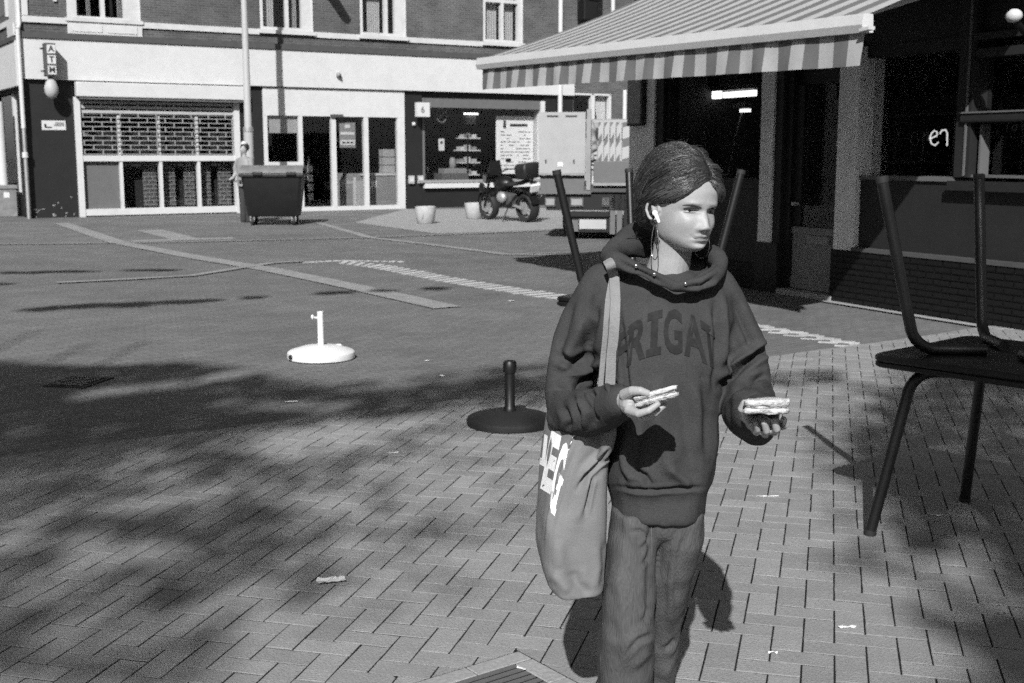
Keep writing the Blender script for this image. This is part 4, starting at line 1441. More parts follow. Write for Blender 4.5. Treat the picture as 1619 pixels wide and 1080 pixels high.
MB().loft([[(WB - .2, -.13, .95), (WB - .2, .13, .95), (WB - .38, .17, 1.05), (WB - .38, -.17, 1.05)], [(WB - .42, -.12, 1.38), (WB - .42, .12, 1.38), (WB - .43, .12, 1.38), (WB - .43, -.12, 1.38)]]).build('windscreen', M['plastic_dark'], bk, 50)
MB().obox((WB - .14, 0, .98), (.06, 0, .03), (0, .13, 0), (-.02, 0, .09)).build('headlight', M['chrome'], bk, None, .02)
MB().loft([[(WB + .36 * math.cos(a) * 1.0, -.07, .33 + .36 * math.sin(a)) for a in (.2, .9, 1.6, 2.4)], [(WB + .36 * math.cos(a), .07, .33 + .36 * math.sin(a)) for a in (.2, .9, 1.6, 2.4)]], False).build('front_mudguard', M['black_metal'], bk, 40)
MB().loft([[(.38 * math.cos(a), -.09, .33 + .38 * math.sin(a)) for a in (.8, 1.5, 2.2, 2.9)], [(.38 * math.cos(a), .09, .33 + .38 * math.sin(a)) for a in (.8, 1.5, 2.2, 2.9)]], False).build('rear_mudguard', M['black_metal'], bk, 40)
MB().tube([(.55, -.16, .35), (.2, -.2, .42), (-.15, -.22, .58)], [.03, .05, .055], 12).build('exhaust', M['metal'], bk, 50)
MB().tube([(0, 0, .98), (-.32, 0, .98)], .02, 8).build('rack', M['metal'], bk)
tcs = MB().loft([[(x_, y_, z_) for x_, y_ in rounded(hx, hy, .05, 3)] for z_, hx, hy in ((1.0, .17, .2), (1.04, .2, .23), (1.27, .2, .235), (1.33, .17, .2))]).build('top_case', M['plastic_dark'], bk, 50)
tcs.location = (-.2, 0, 0)
bx('reflector', M['chrome'], tcs, -.215, -.2, .12, .2, 1.05, 1.12)
MB().obox((-.36, 0, .78), (.008, 0, .02), (0, .1, 0), (-.03, 0, .07)).build('number_plate', M['paper'], bk)
MB().obox((-.3, 0, .9), (.03, 0, 0), (0, .07, 0), (0, 0, .03)).build('tail_light', M['chrome'], bk, None, .01)
MB().tube([(.5, .12, .4), (.42, .38, .01)], .014, 8).build('side_stand', M['black_metal'], bk)

# ---------------------------------------------------------------- open lorry with barriers on its bed
qa = gp(905, 381)
TY = 23.2
t = thing('flatbed_lorry', 'flatbed lorry seen from behind with road barriers on its bed', 'lorry', (float(at(930, 300, TY)[0]), TY, 0), R(-8))
lo = t
bx('bed_floor', M['trim_dark'], lo, -.75, 1.9, 0, 4.5, .92, 1.02)
bx('tail_board', M['grey_panel'], lo, .1, 1.9, -.06, -.002, 1.0, 1.48, .01)
bx('tail_rail', M['mid_grey'], lo, .1, 1.9, -.1, -.062, 1.02, 1.07)
bx('tail_rail', M['grey_panel'], lo, -.95, .06, -.1, -.002, .86, .93)
bx('bed_edge', M['trim_dark'], lo, .06, 1.9, -.08, -.002, .9, .97)
bx('side_board', M['mid_grey'], lo, 1.86, 1.92, .001, 4.5, 1.02, 1.5)
bx('headboard', M['mid_grey'], lo, -.75, 1.9, 4.4, 4.5, 1.02, 1.9)
bx('cab', M['mid_grey'], lo, -.55, 1.75, 4.7, 6.4, .6, 2.4, .08)
bx('cab_window', M['inside'], lo, -.3, 1.5, 4.69, 4.698, 1.7, 2.2)
for x_ in (-.45, .35): bx('chassis_box', M['grey_panel'], lo, x_ - .25, x_ + .25, .05, .3, .92 + .02, 1.2)
bx('chassis', M['black_metal'], lo, -.65, 1.8, .1, 4.4, .55, .9)
bx('lamp_bar', M['black_metal'], lo, -.8, 1.15, -.02, .09, .55, .86)
for x_, w_ in ((-.72, .1), (-.21, .13), (.34, .07)):
    lb = bx('tail_lamp', M['trim_dark'], lo, x_ - w_, x_ + w_, -.06, -.021, .62, .8)
    bx('lens', M['chrome' if x_ > .3 else 'mid_grey'], lb, x_ - w_ * .8, x_ + w_ * .8, -.075, -.0605, .65, .77)
bx('bumper', M['black_metal'], lo, -.42, .42, -.08, .0, .42, .56, .02)
bx('number_plate', M['light_grey'], lo, -.16, .35, -.05, -.03, .2, .38)
bx('plate_bracket', M['black_metal'], lo, -.3, .42, -.028, -.01, .14, .42)
bx('warning_plate', M['grey_panel'], lo, -.4, -.18, -.05, -.03, .15, .37)
for x_ in (.42, .55): bx('mudflap', M['grey_panel'], lo, x_, x_ + .1, -.02, .03, .1, .85)
bx('hose_box', M['black_metal'], lo, .68, 1.9, -.02, .09, .1, .86)
for x_ in (-.4, 1.55):
    for y_ in (.9, 5.3):
        w = MB().lathe([(.1, -.14), (.36, -.14), (.4, -.1), (.4, .1), (.36, .14), (.1, .14)], 24, (x_, y_, .4), 'x').build('wheel', M['rubber'], lo, 40)
        MB().lathe([(.02, -.15), (.2, -.15), (.2, .15), (.02, .15)], 16, (x_, y_, .4), 'x').build('rim', M['metal'], w, 40)
c, s = math.cos(R(-8)), math.sin(R(-8))


def ltop(x, y, z): return (lo.location.x + c * x - s * y, lo.location.y + s * x + c * y, z)


t = thing('sign_panel', 'big blank pale panel standing on edge at the tail of the lorry', 'panel', ltop(-.93, -.0, 1.24), R(-8))
bx('panel', M['panel_grey'], t, 0, .88, -.15, -.1, 0, 1.15)
MB().box(0, .88, -.19, -.151, -.02, .02).build('lower_rail', M['mid_grey'], t)
for x_ in (.15, .5): bx('hook', M['trim_dark'], t, x_, x_ + .22, -.16, -.151, 1.06, 1.09)
for x_ in (.12, .65): bx('latch', M['trim_dark'], t, x_, x_ + .03, -.165, -.151, .2, .27)
bx('tag', M['paper'], t, .36, .46, -.16, -.151, .14, .22)
bx('stay', M['mid_grey'], t, .9, .98, -.12, -.04, -.3, 1.2)
bx('stay', M['grey_panel'], t, .02, .86, -.09, -.03, -.32, -.03)
for k in range(5):
    x_ = .16 + k * .115
    t = thing('road_barrier', ('striped barrier board on the lorry, %s' % ('first beside the pale panel', 'second from the pale panel', 'middle one of the five', 'second from the cafe', 'widest and nearest the cafe')[k]), 'barrier', ltop(x_, .3, 1.03), R(-8), 'striped barriers on the lorry')
    wdt = .07 if k < 4 else .42
    bx('board', M['grey_panel'], t, 0, wdt, 0, .04, 0, 1.18)
    for j in range(3):
        z_ = .1 + j * .38
        MB().add([(0, -.004, z_), (wdt, -.004, z_ + .12), (wdt, -.004, z_ + .34), (0, -.004, z_ + .22)], [(0, 1, 2, 3)]).build('stripe', M['light_grey'], t)
    bx('edge', M['light_grey'], t, wdt, wdt + .03, -.01, .05, 0, 1.18)
t = thing('tool_crate', 'slatted pale crate on the lorry bed beside the barriers', 'crate', ltop(-.03, .12, 1.03), R(-8))
for k in range(4): bx('slat', M['light_grey'], t, 0, .18, 0, .04, .3 + k * .09, .36 + k * .09)
bx('box', M['mid_grey'], t, .02, .16, .041, .3, 0, .66)
bx('lamp', M['white'], t, .1, .2, -.05, -.001, .02, .16)
t = thing('folded_tarpaulin', 'crumpled pale tarpaulin bundle tied to the lorry beside the pale panel', 'tarpaulin', ltop(.02, .1, 1.55), R(-8))
mb = MB()
for p, q in (((0, 0, .5), (.11, .09, .2)), ((.05, .02, .3), (.08, .08, .22)), ((-.05, 0, .62), (.12, .08, .09)), ((.02, 0, .1), (.06, .07, .2))): mb.ball(p, q, 12, 9)
me = remeshed(mb, .02, 3)
nn_ = np.array([noise.noise(Vector(c * 9)) for c in get_co(me)])
set_co(me, get_co(me) + get_no(me) * nn_[:, None] * .05)
link_mesh('bundle', me, M['mid_grey'], t, 180)
# ================================================================ THE WOMAN
WY = 2.9                                             # her distance from the camera
M['skin'] = gmat('skin', 0.305, rough=0.5, var=0.11, scale=28, fine=330, fvar=0.10, bump=0.06, bscale=300, attr='tint', spec=0.35)
M['hoodie'] = gmat('hoodie_cotton', 0.046, rough=0.95, var=0.2, scale=9, fine=420, fvar=0.35, bump=0.35, bscale=420, spec=0.12)
M['hoodie_rib'] = gmat('hoodie_ribbing', 0.044, rough=0.95, var=0.1, scale=12, fine=300, fvar=0.2, bump=0.3, bscale=200, spec=0.15)
M['print'] = gmat('faded_print', 0.022, rough=0.9, var=0.35, scale=30, fine=400, fvar=0.3, bump=0.1, spec=0.15)
M['denim'] = gmat('washed_corduroy', 0.082, rough=0.95, var=0.35, scale=8, fine=300, fvar=0.2, bump=0.45, bscale=260, spec=0.12, dirt=0.3, stretch=(1, 1, 0.1))
M['canvas'] = gmat('bag_canvas', 0.165, rough=0.95, var=0.1, scale=9, fine=380, fvar=0.12, bump=0.2, bscale=380, spec=0.15, dirt=0.12)
M['strap'] = gmat('bag_strap', 0.2, rough=0.95, var=0.1, scale=20, fine=300, fvar=0.15, bump=0.3, bscale=300, spec=0.15)
M['bag_print'] = gmat('white_bag_print', 0.85, rough=0.7, var=0.03, bump=0.05)
M['hair'] = gmat('dark_blond_hair', 0.020, rough=0.42, var=0.35, scale=30, fine=300, fvar=0.3, bump=0.3, bscale=200, spec=0.55)
M['hair_highlight'] = gmat('highlight_strands', 0.055, rough=0.4, var=0.2, scale=30, bump=0, spec=0.6)
M['eye_white'] = gmat('eye_white', 0.45, rough=0.2, var=0.02, bump=0)
M['eye_dark'] = gmat('eye_dark', 0.02, rough=0.15, var=0.02, bump=0)
M['lash'] = gmat('lashes', 0.02, rough=0.8, var=0.1, bump=0)
M['brow'] = gmat('eyebrow', 0.09, rough=0.9, var=0.3, scale=200, bump=0.2)
M['bud'] = gmat('white_earbud', 0.85, rough=0.25, var=0.01, bump=0)
M['bread'] = gmat('toast_bread', 0.5, rough=0.9, var=0.25, scale=70, fine=300, fvar=0.2, bump=0.6, bscale=120)
M['crust'] = gmat('bread_crust', 0.38, rough=0.85, var=0.3, scale=60, bump=0.5, bscale=150)


def wp(px, py, dy=0.0): return at(px, py, WY + dy)


PXM = CAM_F / (WY * math.cos(CAM_P))                 # photo pixels per metre near her head (about 668)


def ell(c, ax_, by, n=28, sq=2.3):
    """ring: half width ax_ across the view, half depth by along it"""
    out = []
    for k in range(n):
        a = 2 * PI * k / n
        ca, sa = math.cos(a), math.sin(a)
        out.append((c[0] + ax_ * math.copysign(abs(ca) ** (2 / sq), ca), c[1] + by * math.copysign(abs(sa) ** (2 / sq), sa), c[2]))
    return out


def pxring(y, l, r, dy, by, sq=2.3, n=28):
    a, b = wp(l, y, dy), wp(r, y, dy)
    return ell((a + b) / 2, (b[0] - a[0]) / 2, by, n, sq)


def ptube(mb, pts, n=18, flat=1.0):
    """pts: (px, py, dy, radius)"""
    P = [wp(p[0], p[1], p[2]) for p in pts]
    # smooth the path with a Catmull-Rom spline
    Q, rr = [], []
    for i in range(len(P) - 1):
        p0, p1, p2, p3 = P[max(i - 1, 0)], P[i], P[i + 1], P[min(i + 2, len(P) - 1)]
        for k in range(5):
            t_ = k / 5
            Q.append(0.5 * ((2 * p1) + (-p0 + p2) * t_ + (2 * p0 - 5 * p1 + 4 * p2 - p3) * t_ ** 2 + (-p0 + 3 * p1 - 3 * p2 + p3) * t_ ** 3))
            rr.append(pts[i][3] * (1 - t_) + pts[i + 1][3] * t_)
    Q.append(P[-1])
    rr.append(pts[-1][3])
    return mb.tube(Q, rr, n, True, flat)


g0 = gp(0, 0) if 0 else None
woman = thing('person', 'woman in a dark hooded sweatshirt walking with a sandwich in each hand', 'person', (0.36, WY, 0.014))
WO = np.array([0.36, WY, 0.014])


def wlink(name, me, mat, parent=None, smooth=180):
    """meshes are built in world coordinates; shift them to her origin"""
    set_co(me, get_co(me) - WO)
    return link_mesh(name, me, mat, parent or woman, smooth)


def wbuild(mb, name, mat, parent=None, smooth=180):
    return wlink(name, mb.mesh(name), mat, parent, smooth)


# ---------------------------------------------------------------- head, in its own frame: x to her left (picture right), y forward, z up
YAW, ROLL, PITCH = R(30), R(3.5), R(1)
HS = 0.985
HC = wp(1078, 331, -0.01)                             # point between the ears at eye height
hf = np.array([math.sin(YAW), -math.cos(YAW), 0])
hx = np.array([math.cos(YAW), math.sin(YAW), 0])
hz = np.array([0, 0, 1.0])
hz, hf = hz * math.cos(PITCH) + hf * math.sin(PITCH), hf * math.cos(PITCH) - hz * math.sin(PITCH)
hx, hz = hx * math.cos(ROLL) - hz * math.sin(ROLL), hz * math.cos(ROLL) + hx * math.sin(ROLL)
HM = np.stack([hx, hf, hz])                          # rows


def h2w(p): return HC + (np.asarray(p, float) * HS) @ HM


def w2h(p): return ((np.asarray(p, float) - HC) @ HM.T) / HS


PZ = np.array([-.102, -.099, -.093, -.085, -.074, -.064, -.050, -.034, -.015, 0, .02, .045, .07, .09, .105, .113, .117])
PF = np.array([.030, .056, .071, .080, .083, .0835, .085, .0855, .086, .086, .0915, .0925, .086, .069, .042, .020, .004])
PW = np.array([.006, .016, .028, .038, .049, .0555, .0605, .0645, .067, .069, .071, .0715, .069, .060, .042, .022, .004])
PB = np.array([.020, .012, .002, -.012, -.035, -.052, -.066, -.08, -.09, -.095, -.1, -.1, -.097, -.084, -.06, -.03, -.004])
NZ, NA = 132, 150
zs = np.interp(np.linspace(0, 1, NZ), np.linspace(0, 1, len(PZ)), PZ)
zs = np.linspace(PZ[0], PZ[-1], NZ)


def smooth1(a, n=4):
    for _ in range(n): a = np.concatenate([[a[0]], (a[:-2] + 2 * a[1:-1] + a[2:]) / 4, [a[-1]]])
    return a


ff, ww, bb = (smooth1(np.interp(zs, PZ, q), 8) for q in (PF, PW, PB))
th = np.linspace(0, 2 * PI, NA, endpoint=False)      # 0 = front, towards her left
TT, ZZ = np.meshgrid(th, zs)
FF, WW, BB = (np.repeat(q[:, None], NA, 1) for q in (ff, ww, bb))
ex_ = 2.25
cs, sn = np.cos(TT), np.sin(TT)
mid = (FF + BB) / 2 * 0.25
X = WW * np.sign(sn) * np.abs(sn) ** (2 / ex_)
Yf = np.where(cs > 0, mid + (FF - mid) * np.abs(cs) ** (2 / ex_), mid - (mid - BB) * np.abs(cs) ** (2 / 2.0))
Z = ZZ.copy()
front = np.clip((Yf - 0.0) / 0.03, 0, 1)


def G(x0, z0, sx, sz): return np.exp(-((X - x0) / sx) ** 2 - ((Z - z0) / sz) ** 2)


def nose_amp(z):
    return np.interp(z, [-.058, -.051, -.047, -.043, -.037, -.027, -.012, .002, .014, .03], [0, .0015, .008, .0170, .0205, .0160, .0085, .0035, .0010, 0])


dY = nose_amp(Z) * np.exp(-np.abs(X / np.interp(Z, [-.055, -.041, -.028, 0, .02], [.0125, .0142, .0120, .0112, .013])) ** 2.0)
for s in (-1, 1):
    dY += .0070 * G(s * .0120, -.0410, .0062, .0060)                       # nostril wings
    dY -= .0138 * G(s * .031, -.001, .0170, .0105)                          # eye sockets
    dY -= .004 * G(s * .014, .002, .007, .010)
    dY += .0030 * G(s * .013, .0075, .007, .0045)
    dY += .0045 * G(s * .03, .0150, .020, .0065)                            # brow
    dY += .0050 * G(s * .045, -.030, .019, .016)                            # cheek
    dY += .0042 * G(s * .031, -.0078, .0135, .0035)                         # lower lid
    dY += .0050 * G(s * .031, .0052, .0140, .0032)                          # upper lid
    dY -= .0025 * G(s * .038, -.062, .012, .016)
    dY -= .0030 * G(s * .0245, -.0595, .005, .004)
dY += .0062 * G(0, -.0592, .0185, .0036) - .0015 * G(0, -.0592, .003, .003)  # upper lip
dY += .0075 * G(0, -.0685, .0155, .0042)                                     # lower lip
dY -= .0062 * G(0, -.0640, .0205, .0016)                                     # mouth line
dY -= .0018 * G(0, -.0535, .0035, .005)
dY -= .0040 * G(0, -.0765, .016, .0038)
dY += .0060 * G(0, -.088, .018, .009)
Yf = Yf + dY * front
rings = [[(X[j, i], Yf[j, i], Z[j, i]) for i in range(NA)] for j in range(NZ)]
head_mb = MB()
head_mb.loft([[tuple(h2w(p)) for p in r_] for r_ in rings])
HEAD_BVH = BVHTree.FromPolygons([Vector(v) for v in head_mb.v], head_mb.f)

# ---------------------------------------------------------------- body: head, neck, trunk, arms, hands and legs in one skin
body = MB()
body.v, body.f = list(head_mb.v), list(head_mb.f)
nk0, nk1 = h2w((0, -.012, -.05)), wp(1052, 446, .03)
body.tube([nk0 + (0, 0, .02), nk0 * .55 + nk1 * .45, nk1, nk1 + (0, .01, -.05)], [.047, .0475, .056, .08], 24, True)
# trunk under the clothes
body.loft([pxring(y, l, r, .02, by) for y, l, r, by in ((440, 1000, 1100, .05), (460, 985, 1110, .07), (520, 985, 1110, .08), (600, 995, 1100, .075), (680, 995, 1098, .075), (760, 995, 1098, .075), (820, 995, 1095, .07))])
ptube(body, ((965, 470, .04, .03), (912, 560, .05, .024), (903, 640, 0, .02), (950, 648, -.16, .02), (984, 636, -.285, .023)), 12)
ptube(body, ((1125, 470, .05, .03), (1174, 560, .03, .024), (1184, 638, -.03, .02), (1192, 650, -.2, .02), (1200, 655, -.36, .023)), 12)
ptube(body, ((1008, 800, .0, .055), (996, 880, -.02, .045), (992, 1000, -.06, .038), (988, 1120, .0, .034), (986, 1180, .02, .03)), 14)
ptube(body, ((1075, 800, .02, .055), (1060, 880, .06, .042), (1048, 980, .1, .034), (1042, 1080, .24, .032), (1040, 1130, .33, .03)), 14)


def hand(palm, fingers, thumb):
    """all in (px, py, dy, radius)"""
    for a, b in zip(palm[:-1], palm[1:]):
        pass
    ptube(body, palm, 14)
    for f_ in fingers: body.tube([wp(*p[:3]) for p in f_], [p[3] for p in f_], 10, True)
    body.tube([wp(*p[:3]) for p in thumb], [p[3] for p in thumb], 10, True)


# her right hand (picture left): palm up, thumb on the near side over the bread, fingers under it
body.ball(tuple(wp(994, 634, -.315)), (.024, .034, .030))
body.ball(tuple(wp(1000, 642, -.30)), (.022, .032, .022))
hand([(978, 632, -.28, .022), (992, 634, -.31, .025), (1002, 640, -.31, .019)],
     [[(995, 648, -.345, .0125), (1010, 654, -.375, .0092), (1026, 649, -.385, .0078), (1040, 639, -.38, .0066)],
      [(998, 652, -.325, .0125), (1018, 659, -.35, .0090), (1036, 653, -.355, .0078), (1051, 640, -.35, .0066)],
      [(1000, 650, -.30, .012), (1019, 661, -.318, .0088), (1034, 657, -.322, .0074), (1045, 648, -.32, .0062)],
      [(1000, 648, -.275, .011), (1016, 657, -.285, .0078), (1028, 654, -.287, .0066), (1037, 647, -.285, .0056)]],
     [(988, 624, -.335, .0135), (1000, 618, -.36, .0108), (1013, 618, -.372, .0092), (1024, 622, -.372, .0078)])
# her left hand (picture right): held towards the camera, bread on top, fingertips curling up in front
body.ball(tuple(wp(1203, 670, -.37)), (.034, .034, .019))
hand([(1199, 656, -.31, .023), (1202, 664, -.35, .024), (1205, 670, -.38, .02)],
     [[(1226, 668, -.38, .0108), (1238, 674, -.40, .0090), (1243, 671, -.42, .0080), (1239, 663, -.43, .0068)],
      [(1214, 674, -.385, .0112), (1224, 683, -.41, .0094), (1228, 678, -.432, .0084), (1224, 666, -.44, .0070)],
      [(1203, 676, -.385, .0108), (1210, 687, -.41, .0090), (1212, 681, -.43, .0080), (1208, 668, -.44, .0068)],
      [(1192, 676, -.375, .0098), (1196, 684, -.395, .0080), (1198, 679, -.41, .0070), (1195, 669, -.42, .0060)]],
     [(1188, 666, -.36, .0130), (1176, 658, -.40, .0105), (1173, 646, -.43, .0090), (1177, 637, -.435, .0076)])
# ears
for s in (-1, 1):
    pts = []
    for k in range(17):
        a = R(-80) + R(300) * k / 16
        pts.append(h2w((s * (.0725 + .0085 * (1 + math.cos(a))), -.008 - .0135 * math.cos(a) * (1 if math.sin(a) > -.3 else .7), -.004 + .0225 * math.sin(a))))
    body.tube(pts, .0038, 8, True)
    body.tube([h2w((s * .0725, -.003, -.018)), h2w((s * .0755, -.010, -.006)), h2w((s * .078, -.012, .006))], [.0055, .006, .005], 8, True)
    body.tube([h2w((s * .066, -.004, -.016)), h2w((s * .067, -.004, .010))], [.010, .010], 8, True)
    body.ball(tuple(h2w((s * .0745, -.002, -.0295))), (.005, .005, .006), 10, 7)
bme = remeshed(body, .0021, 1, 0.35)
co = get_co(bme)
hl_ = w2h(co)
tint = np.ones(len(co))
lip = np.exp(-((hl_[:, 0]) / .0215) ** 4 - ((hl_[:, 2] + .0640) / .0080) ** 4) * (hl_[:, 1] > .06)
tint -= .48 * lip
chk = sum(np.exp(-((hl_[:, 0] - s * .04) / .02) ** 2 - ((hl_[:, 2] + .035) / .016) ** 2) for s in (-1, 1)) * (hl_[:, 1] > .03)
tint -= .06 * chk
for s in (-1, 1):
    tint -= .30 * np.exp(-((hl_[:, 0] - s * .0315) / .020) ** 2 - ((hl_[:, 2] + .001) / .010) ** 2) * (hl_[:, 1] > .04)  # darker tint over the eye sockets: shading painted into the skin
set_attr(bme, 'tint', tint)
wlink('body', bme, M['skin'])

# eyes, lids, brows
def on_head(x, z, off=0.0):
    o_ = Vector(h2w((x, .2, z)))
    d_ = Vector(-HM[1])
    hit = HEAD_BVH.ray_cast(o_, d_)
    return np.array(hit[0]) + HM[1] * off


for s in (-1, 1):
    c_ = on_head(s * .031, -.0005, -.0080)
    e = wbuild(MB().ball(tuple(c_), .0108 * HS, 18, 12), 'eyeball', M['eye_white'])
    look = HM[1] + HM[0] * .22 + HM[2] * .1
    look = look / np.linalg.norm(look)
    wbuild(MB().ball(tuple(c_ + look * .0062), .0060, 14, 9), 'iris', M['eye_dark'], e)
    e.children[0].parent = e
    P = [on_head(s * .031 + u * .0155, .0042 + .0030 * (1 - u * u) - .0012 * u * s, .0010) for u in np.linspace(-1, 1, 9)]
    wbuild(MB().tube(P, [.0008, .0014, .0018, .002, .002, .002, .0018, .0015, .0008], 6), 'lashes', M['lash'])
    P = [on_head(s * .031 + u * .0135, -.0042 - .0014 * (1 - u * u), .0004) for u in np.linspace(-1, 1, 7)]
    wbuild(MB().tube(P, [.0004, .0007, .0009, .0009, .0009, .0007, .0004], 6), 'lower_lashes', M['lash'])
    P = [on_head(s * u, .0135 + q, .0006) for u, q in ((.0120, -.0055), (.019, -.0025), (.028, .0002), (.036, .0012), (.044, .0002), (.051, -.0025))]
    wbuild(MB().tube(P, [.0011, .0018, .0020, .0019, .0014, .0006], 6), 'eyebrow', M['brow'])
# nostrils and mouth line give the face its small dark accents
P = [on_head(u, -.0641 + .0007 * math.cos(u * 260) - abs(u) * .04, .0006) for u in np.linspace(-.0205, .0205, 11)]
wbuild(MB().tube(P, [.0004] + [.0012] * 9 + [.0004], 6), 'mouth_line', M['lash'])
for s in (-1, 1):
    wbuild(MB().ball(tuple(on_head(s * .0072, -.0475, -.001)), (.0022, .0018, .0011), 8, 6), 'nostril', M['lash'])

# ---------------------------------------------------------------- hair
HCN = np.array([0, -.018, .040])


def hair_r(d):
    """radius of the hair shell (head frame) in direction d from HCN"""
    return 1.0 / np.sqrt((d[..., 0] / .089) ** 2 + (d[..., 1] / np.where(d[..., 1] > 0, .112, .108)) ** 2 + (d[..., 2] / np.where(d[..., 2] > 0, .112, .105)) ** 2)


def hairline_z(x):
    ax_ = np.abs(x)
    return np.interp(ax_, [0, .008, .02, .035, .05, .06, .068], [.062, .0635, .0585, .048, .034, .024, .017])


hm = MB()
NH1, NH2 = 70, 96
rings = []
for j in range(NH1):
    ph = PI * j / (NH1 - 1) * .9999 + 1e-4
    r_ = []
    for k in range(NH2):
        a = 2 * PI * k / NH2
        d = np.array([math.sin(ph) * math.sin(a), math.sin(ph) * math.cos(a), math.cos(ph)])
        rad = float(hair_r(d))
        p = HCN + d * rad
        # keep inside the skull in front of the hairline and below the nape
        zl = float(hairline_z(p[0]))
        cut_ = 0.0
        if p[1] > .0: cut_ = min(1.0, max(0.0, (zl + .012 - p[2]) / .022)) * min(1.0, max(0.0, (p[1] + .002) / .02))
        ear = math.exp(-((p[1] - .002) / .024) ** 2) * min(1.0, max(0.0, (.022 - p[2]) / .012)) if p[1] > -.05 else 0
        cut_ = max(cut_, ear)
        nape = min(1.0, max(0.0, (-.052 - p[2]) / .02))
        k_ = max(cut_, nape)
        puff = 1 + .035 * math.sin(7 * a + 3 * p[2] * 30) * .4 + .02 * noise.noise(Vector((d[0] * 4, d[1] * 4, d[2] * 4)))
        r_.append(tuple(h2w(HCN + d * rad * puff * (1 - .42 * k_))))
    rings.append(r_)
hm.loft(rings)
BUN = np.array([-.030, -.100, -.026])
hm.ball(tuple(h2w(BUN + np.array([0, 0, .012]))), (.030, .030, .034), 18, 12)
hm.ball(tuple(h2w((-.022, -.078, -.004))), (.050, .046, .050), 18, 12)
HAIR_BVH = None


def shell_bvh(mb, v, it):
    me_ = remeshed(mb, v, it)
    return me_, BVHTree.FromPolygons([q.co.copy() for q in me_.vertices], [tuple(p.vertices) for p in me_.polygons])


def strand(start, end, lift, r_, n=12, wob=.0025):
    """strand over the shell from a start to an end direction"""
    s_, e_ = np.array(start) - HCN, np.array(end) - HCN
    s_, e_ = s_ / np.linalg.norm(s_), e_ / np.linalg.norm(e_)
    om = math.acos(max(-1, min(1, s_ @ e_)))
    ph = random.uniform(0, 6.28)
    P = []
    for i in range(n):
        u = i / (n - 1)
        d = (math.sin((1 - u) * om) * s_ + math.sin(u * om) * e_) / math.sin(om)
        d = d + np.array([0, 0, lift * math.sin(PI * u)]) + (np.asarray(r_) * math.sin(PI * u) if not np.isscalar(r_) else 0)
        d /= np.linalg.norm(d)
        o_ = Vector(h2w(HCN + d * .3))
        q = Vector(h2w(HCN)) - o_
        hit = HAIR_BVH.ray_cast(o_, q.normalized())
        p = np.array(hit[0]) if hit[0] is not None else h2w(HCN + d * float(hair_r(d)))
        out = p - h2w(HCN)
        out /= np.linalg.norm(out)
        P.append(p + out * (.0005 + wob * abs(math.sin(ph + u * 5)) * math.sin(PI * min(1, u * 1.05))))
    return P


hme, HAIR_BVH = shell_bvh(hm, .0045, 4)
for k in range(110):                                   # locks give the shell its sweep
    s = -1 if random.random() < .62 else 1
    x_ = s * abs(random.gauss(.012, .034))
    x_ = max(-.066, min(.066, x_))
    if k % 5 < 3: st = (x_ + .004, .088 * math.sqrt(max(.02, 1 - (x_ / .076) ** 2)), float(hairline_z(x_)) + random.uniform(.004, .02))
    else:
        u = random.random() * .9
        st = (.012 + s * .004, .088 - .15 * u, .066 + .10 * math.sin(PI * min(1, u * .9 + .05)))
    en = BUN + np.array([random.gauss(0, .014), random.gauss(.012, .01), random.gauss(.012, .012)]) + (np.array([.055, 0, 0]) if s > 0 else 0)
    P = strand(st, en, random.uniform(0, .3), 0.0 if k % 5 < 3 else np.array([s * random.uniform(.1, .6), 0, 0]), 12, .0)
    hm.tube(P, [.0015] + [random.choice([.003, .005, .0075, .010])] * 8 + [.005, .004, .002], 8)
hme, HAIR_BVH = shell_bvh(hm, .0028, 2)
hair = wlink('hair', hme, M['hair'])


mbs, mbl = MB(), MB()
for k in range(1500):
    q = random.random()
    s = -1 if random.random() < .62 else 1
    if q < .55:                                        # from the hairline, swept back
        x_ = s * abs(random.gauss(0, .036))
        x_ = max(-.068, min(.068, x_))
        z_ = float(hairline_z(x_)) + random.uniform(-.002, .012)
        st = (x_ + .004, .09 * math.sqrt(max(.02, 1 - (x_ / .076) ** 2)), z_)
        lift = random.uniform(.0, .34) * (1 if abs(x_) > .02 else .5)
    else:                                              # from the parting over the crown
        u = random.random()
        st = (.012 + s * random.uniform(.001, .006), .088 - .15 * u, .066 + .10 * math.sin(PI * min(1, u * .9 + .05)))
        lift = random.uniform(-.05, .05)
    en = BUN + np.array([random.gauss(0, .012), random.gauss(.01, .01), random.gauss(.012, .012)])
    if s > 0: en = en + np.array([.055, .0, .0])
    dd = np.array([s * random.uniform(.1, .6), 0, 0]) if q >= .55 else np.zeros(3)
    P = strand(st, en, lift, dd, 14, random.choice([.0006, .0015, .003]))
    rr = random.uniform(.0009, .0019)
    (mbl if random.random() < (.62 if q < .55 and abs(st[0]) < .03 else .30 if st[1] > .05 else .16) else mbs).tube(P, [rr * .6] + [rr] * (len(P) - 2) + [rr * .4], 4)  # more pale strands by the parting: the hair's highlight painted in colour
for k in range(110):                                   # short hairs along the hairline
    x_ = random.choice([-1, 1]) * random.uniform(.016, .064)
    z_ = float(hairline_z(x_))
    q = [on_head(x_ * (1 + .02 * i), z_ - random.uniform(.0005, .004) + .0035 * i, .0008 + .0006 * i) for i in range(4)]
    mbs.tube(q, [.0002, .0005, .0006, .0006], 4)
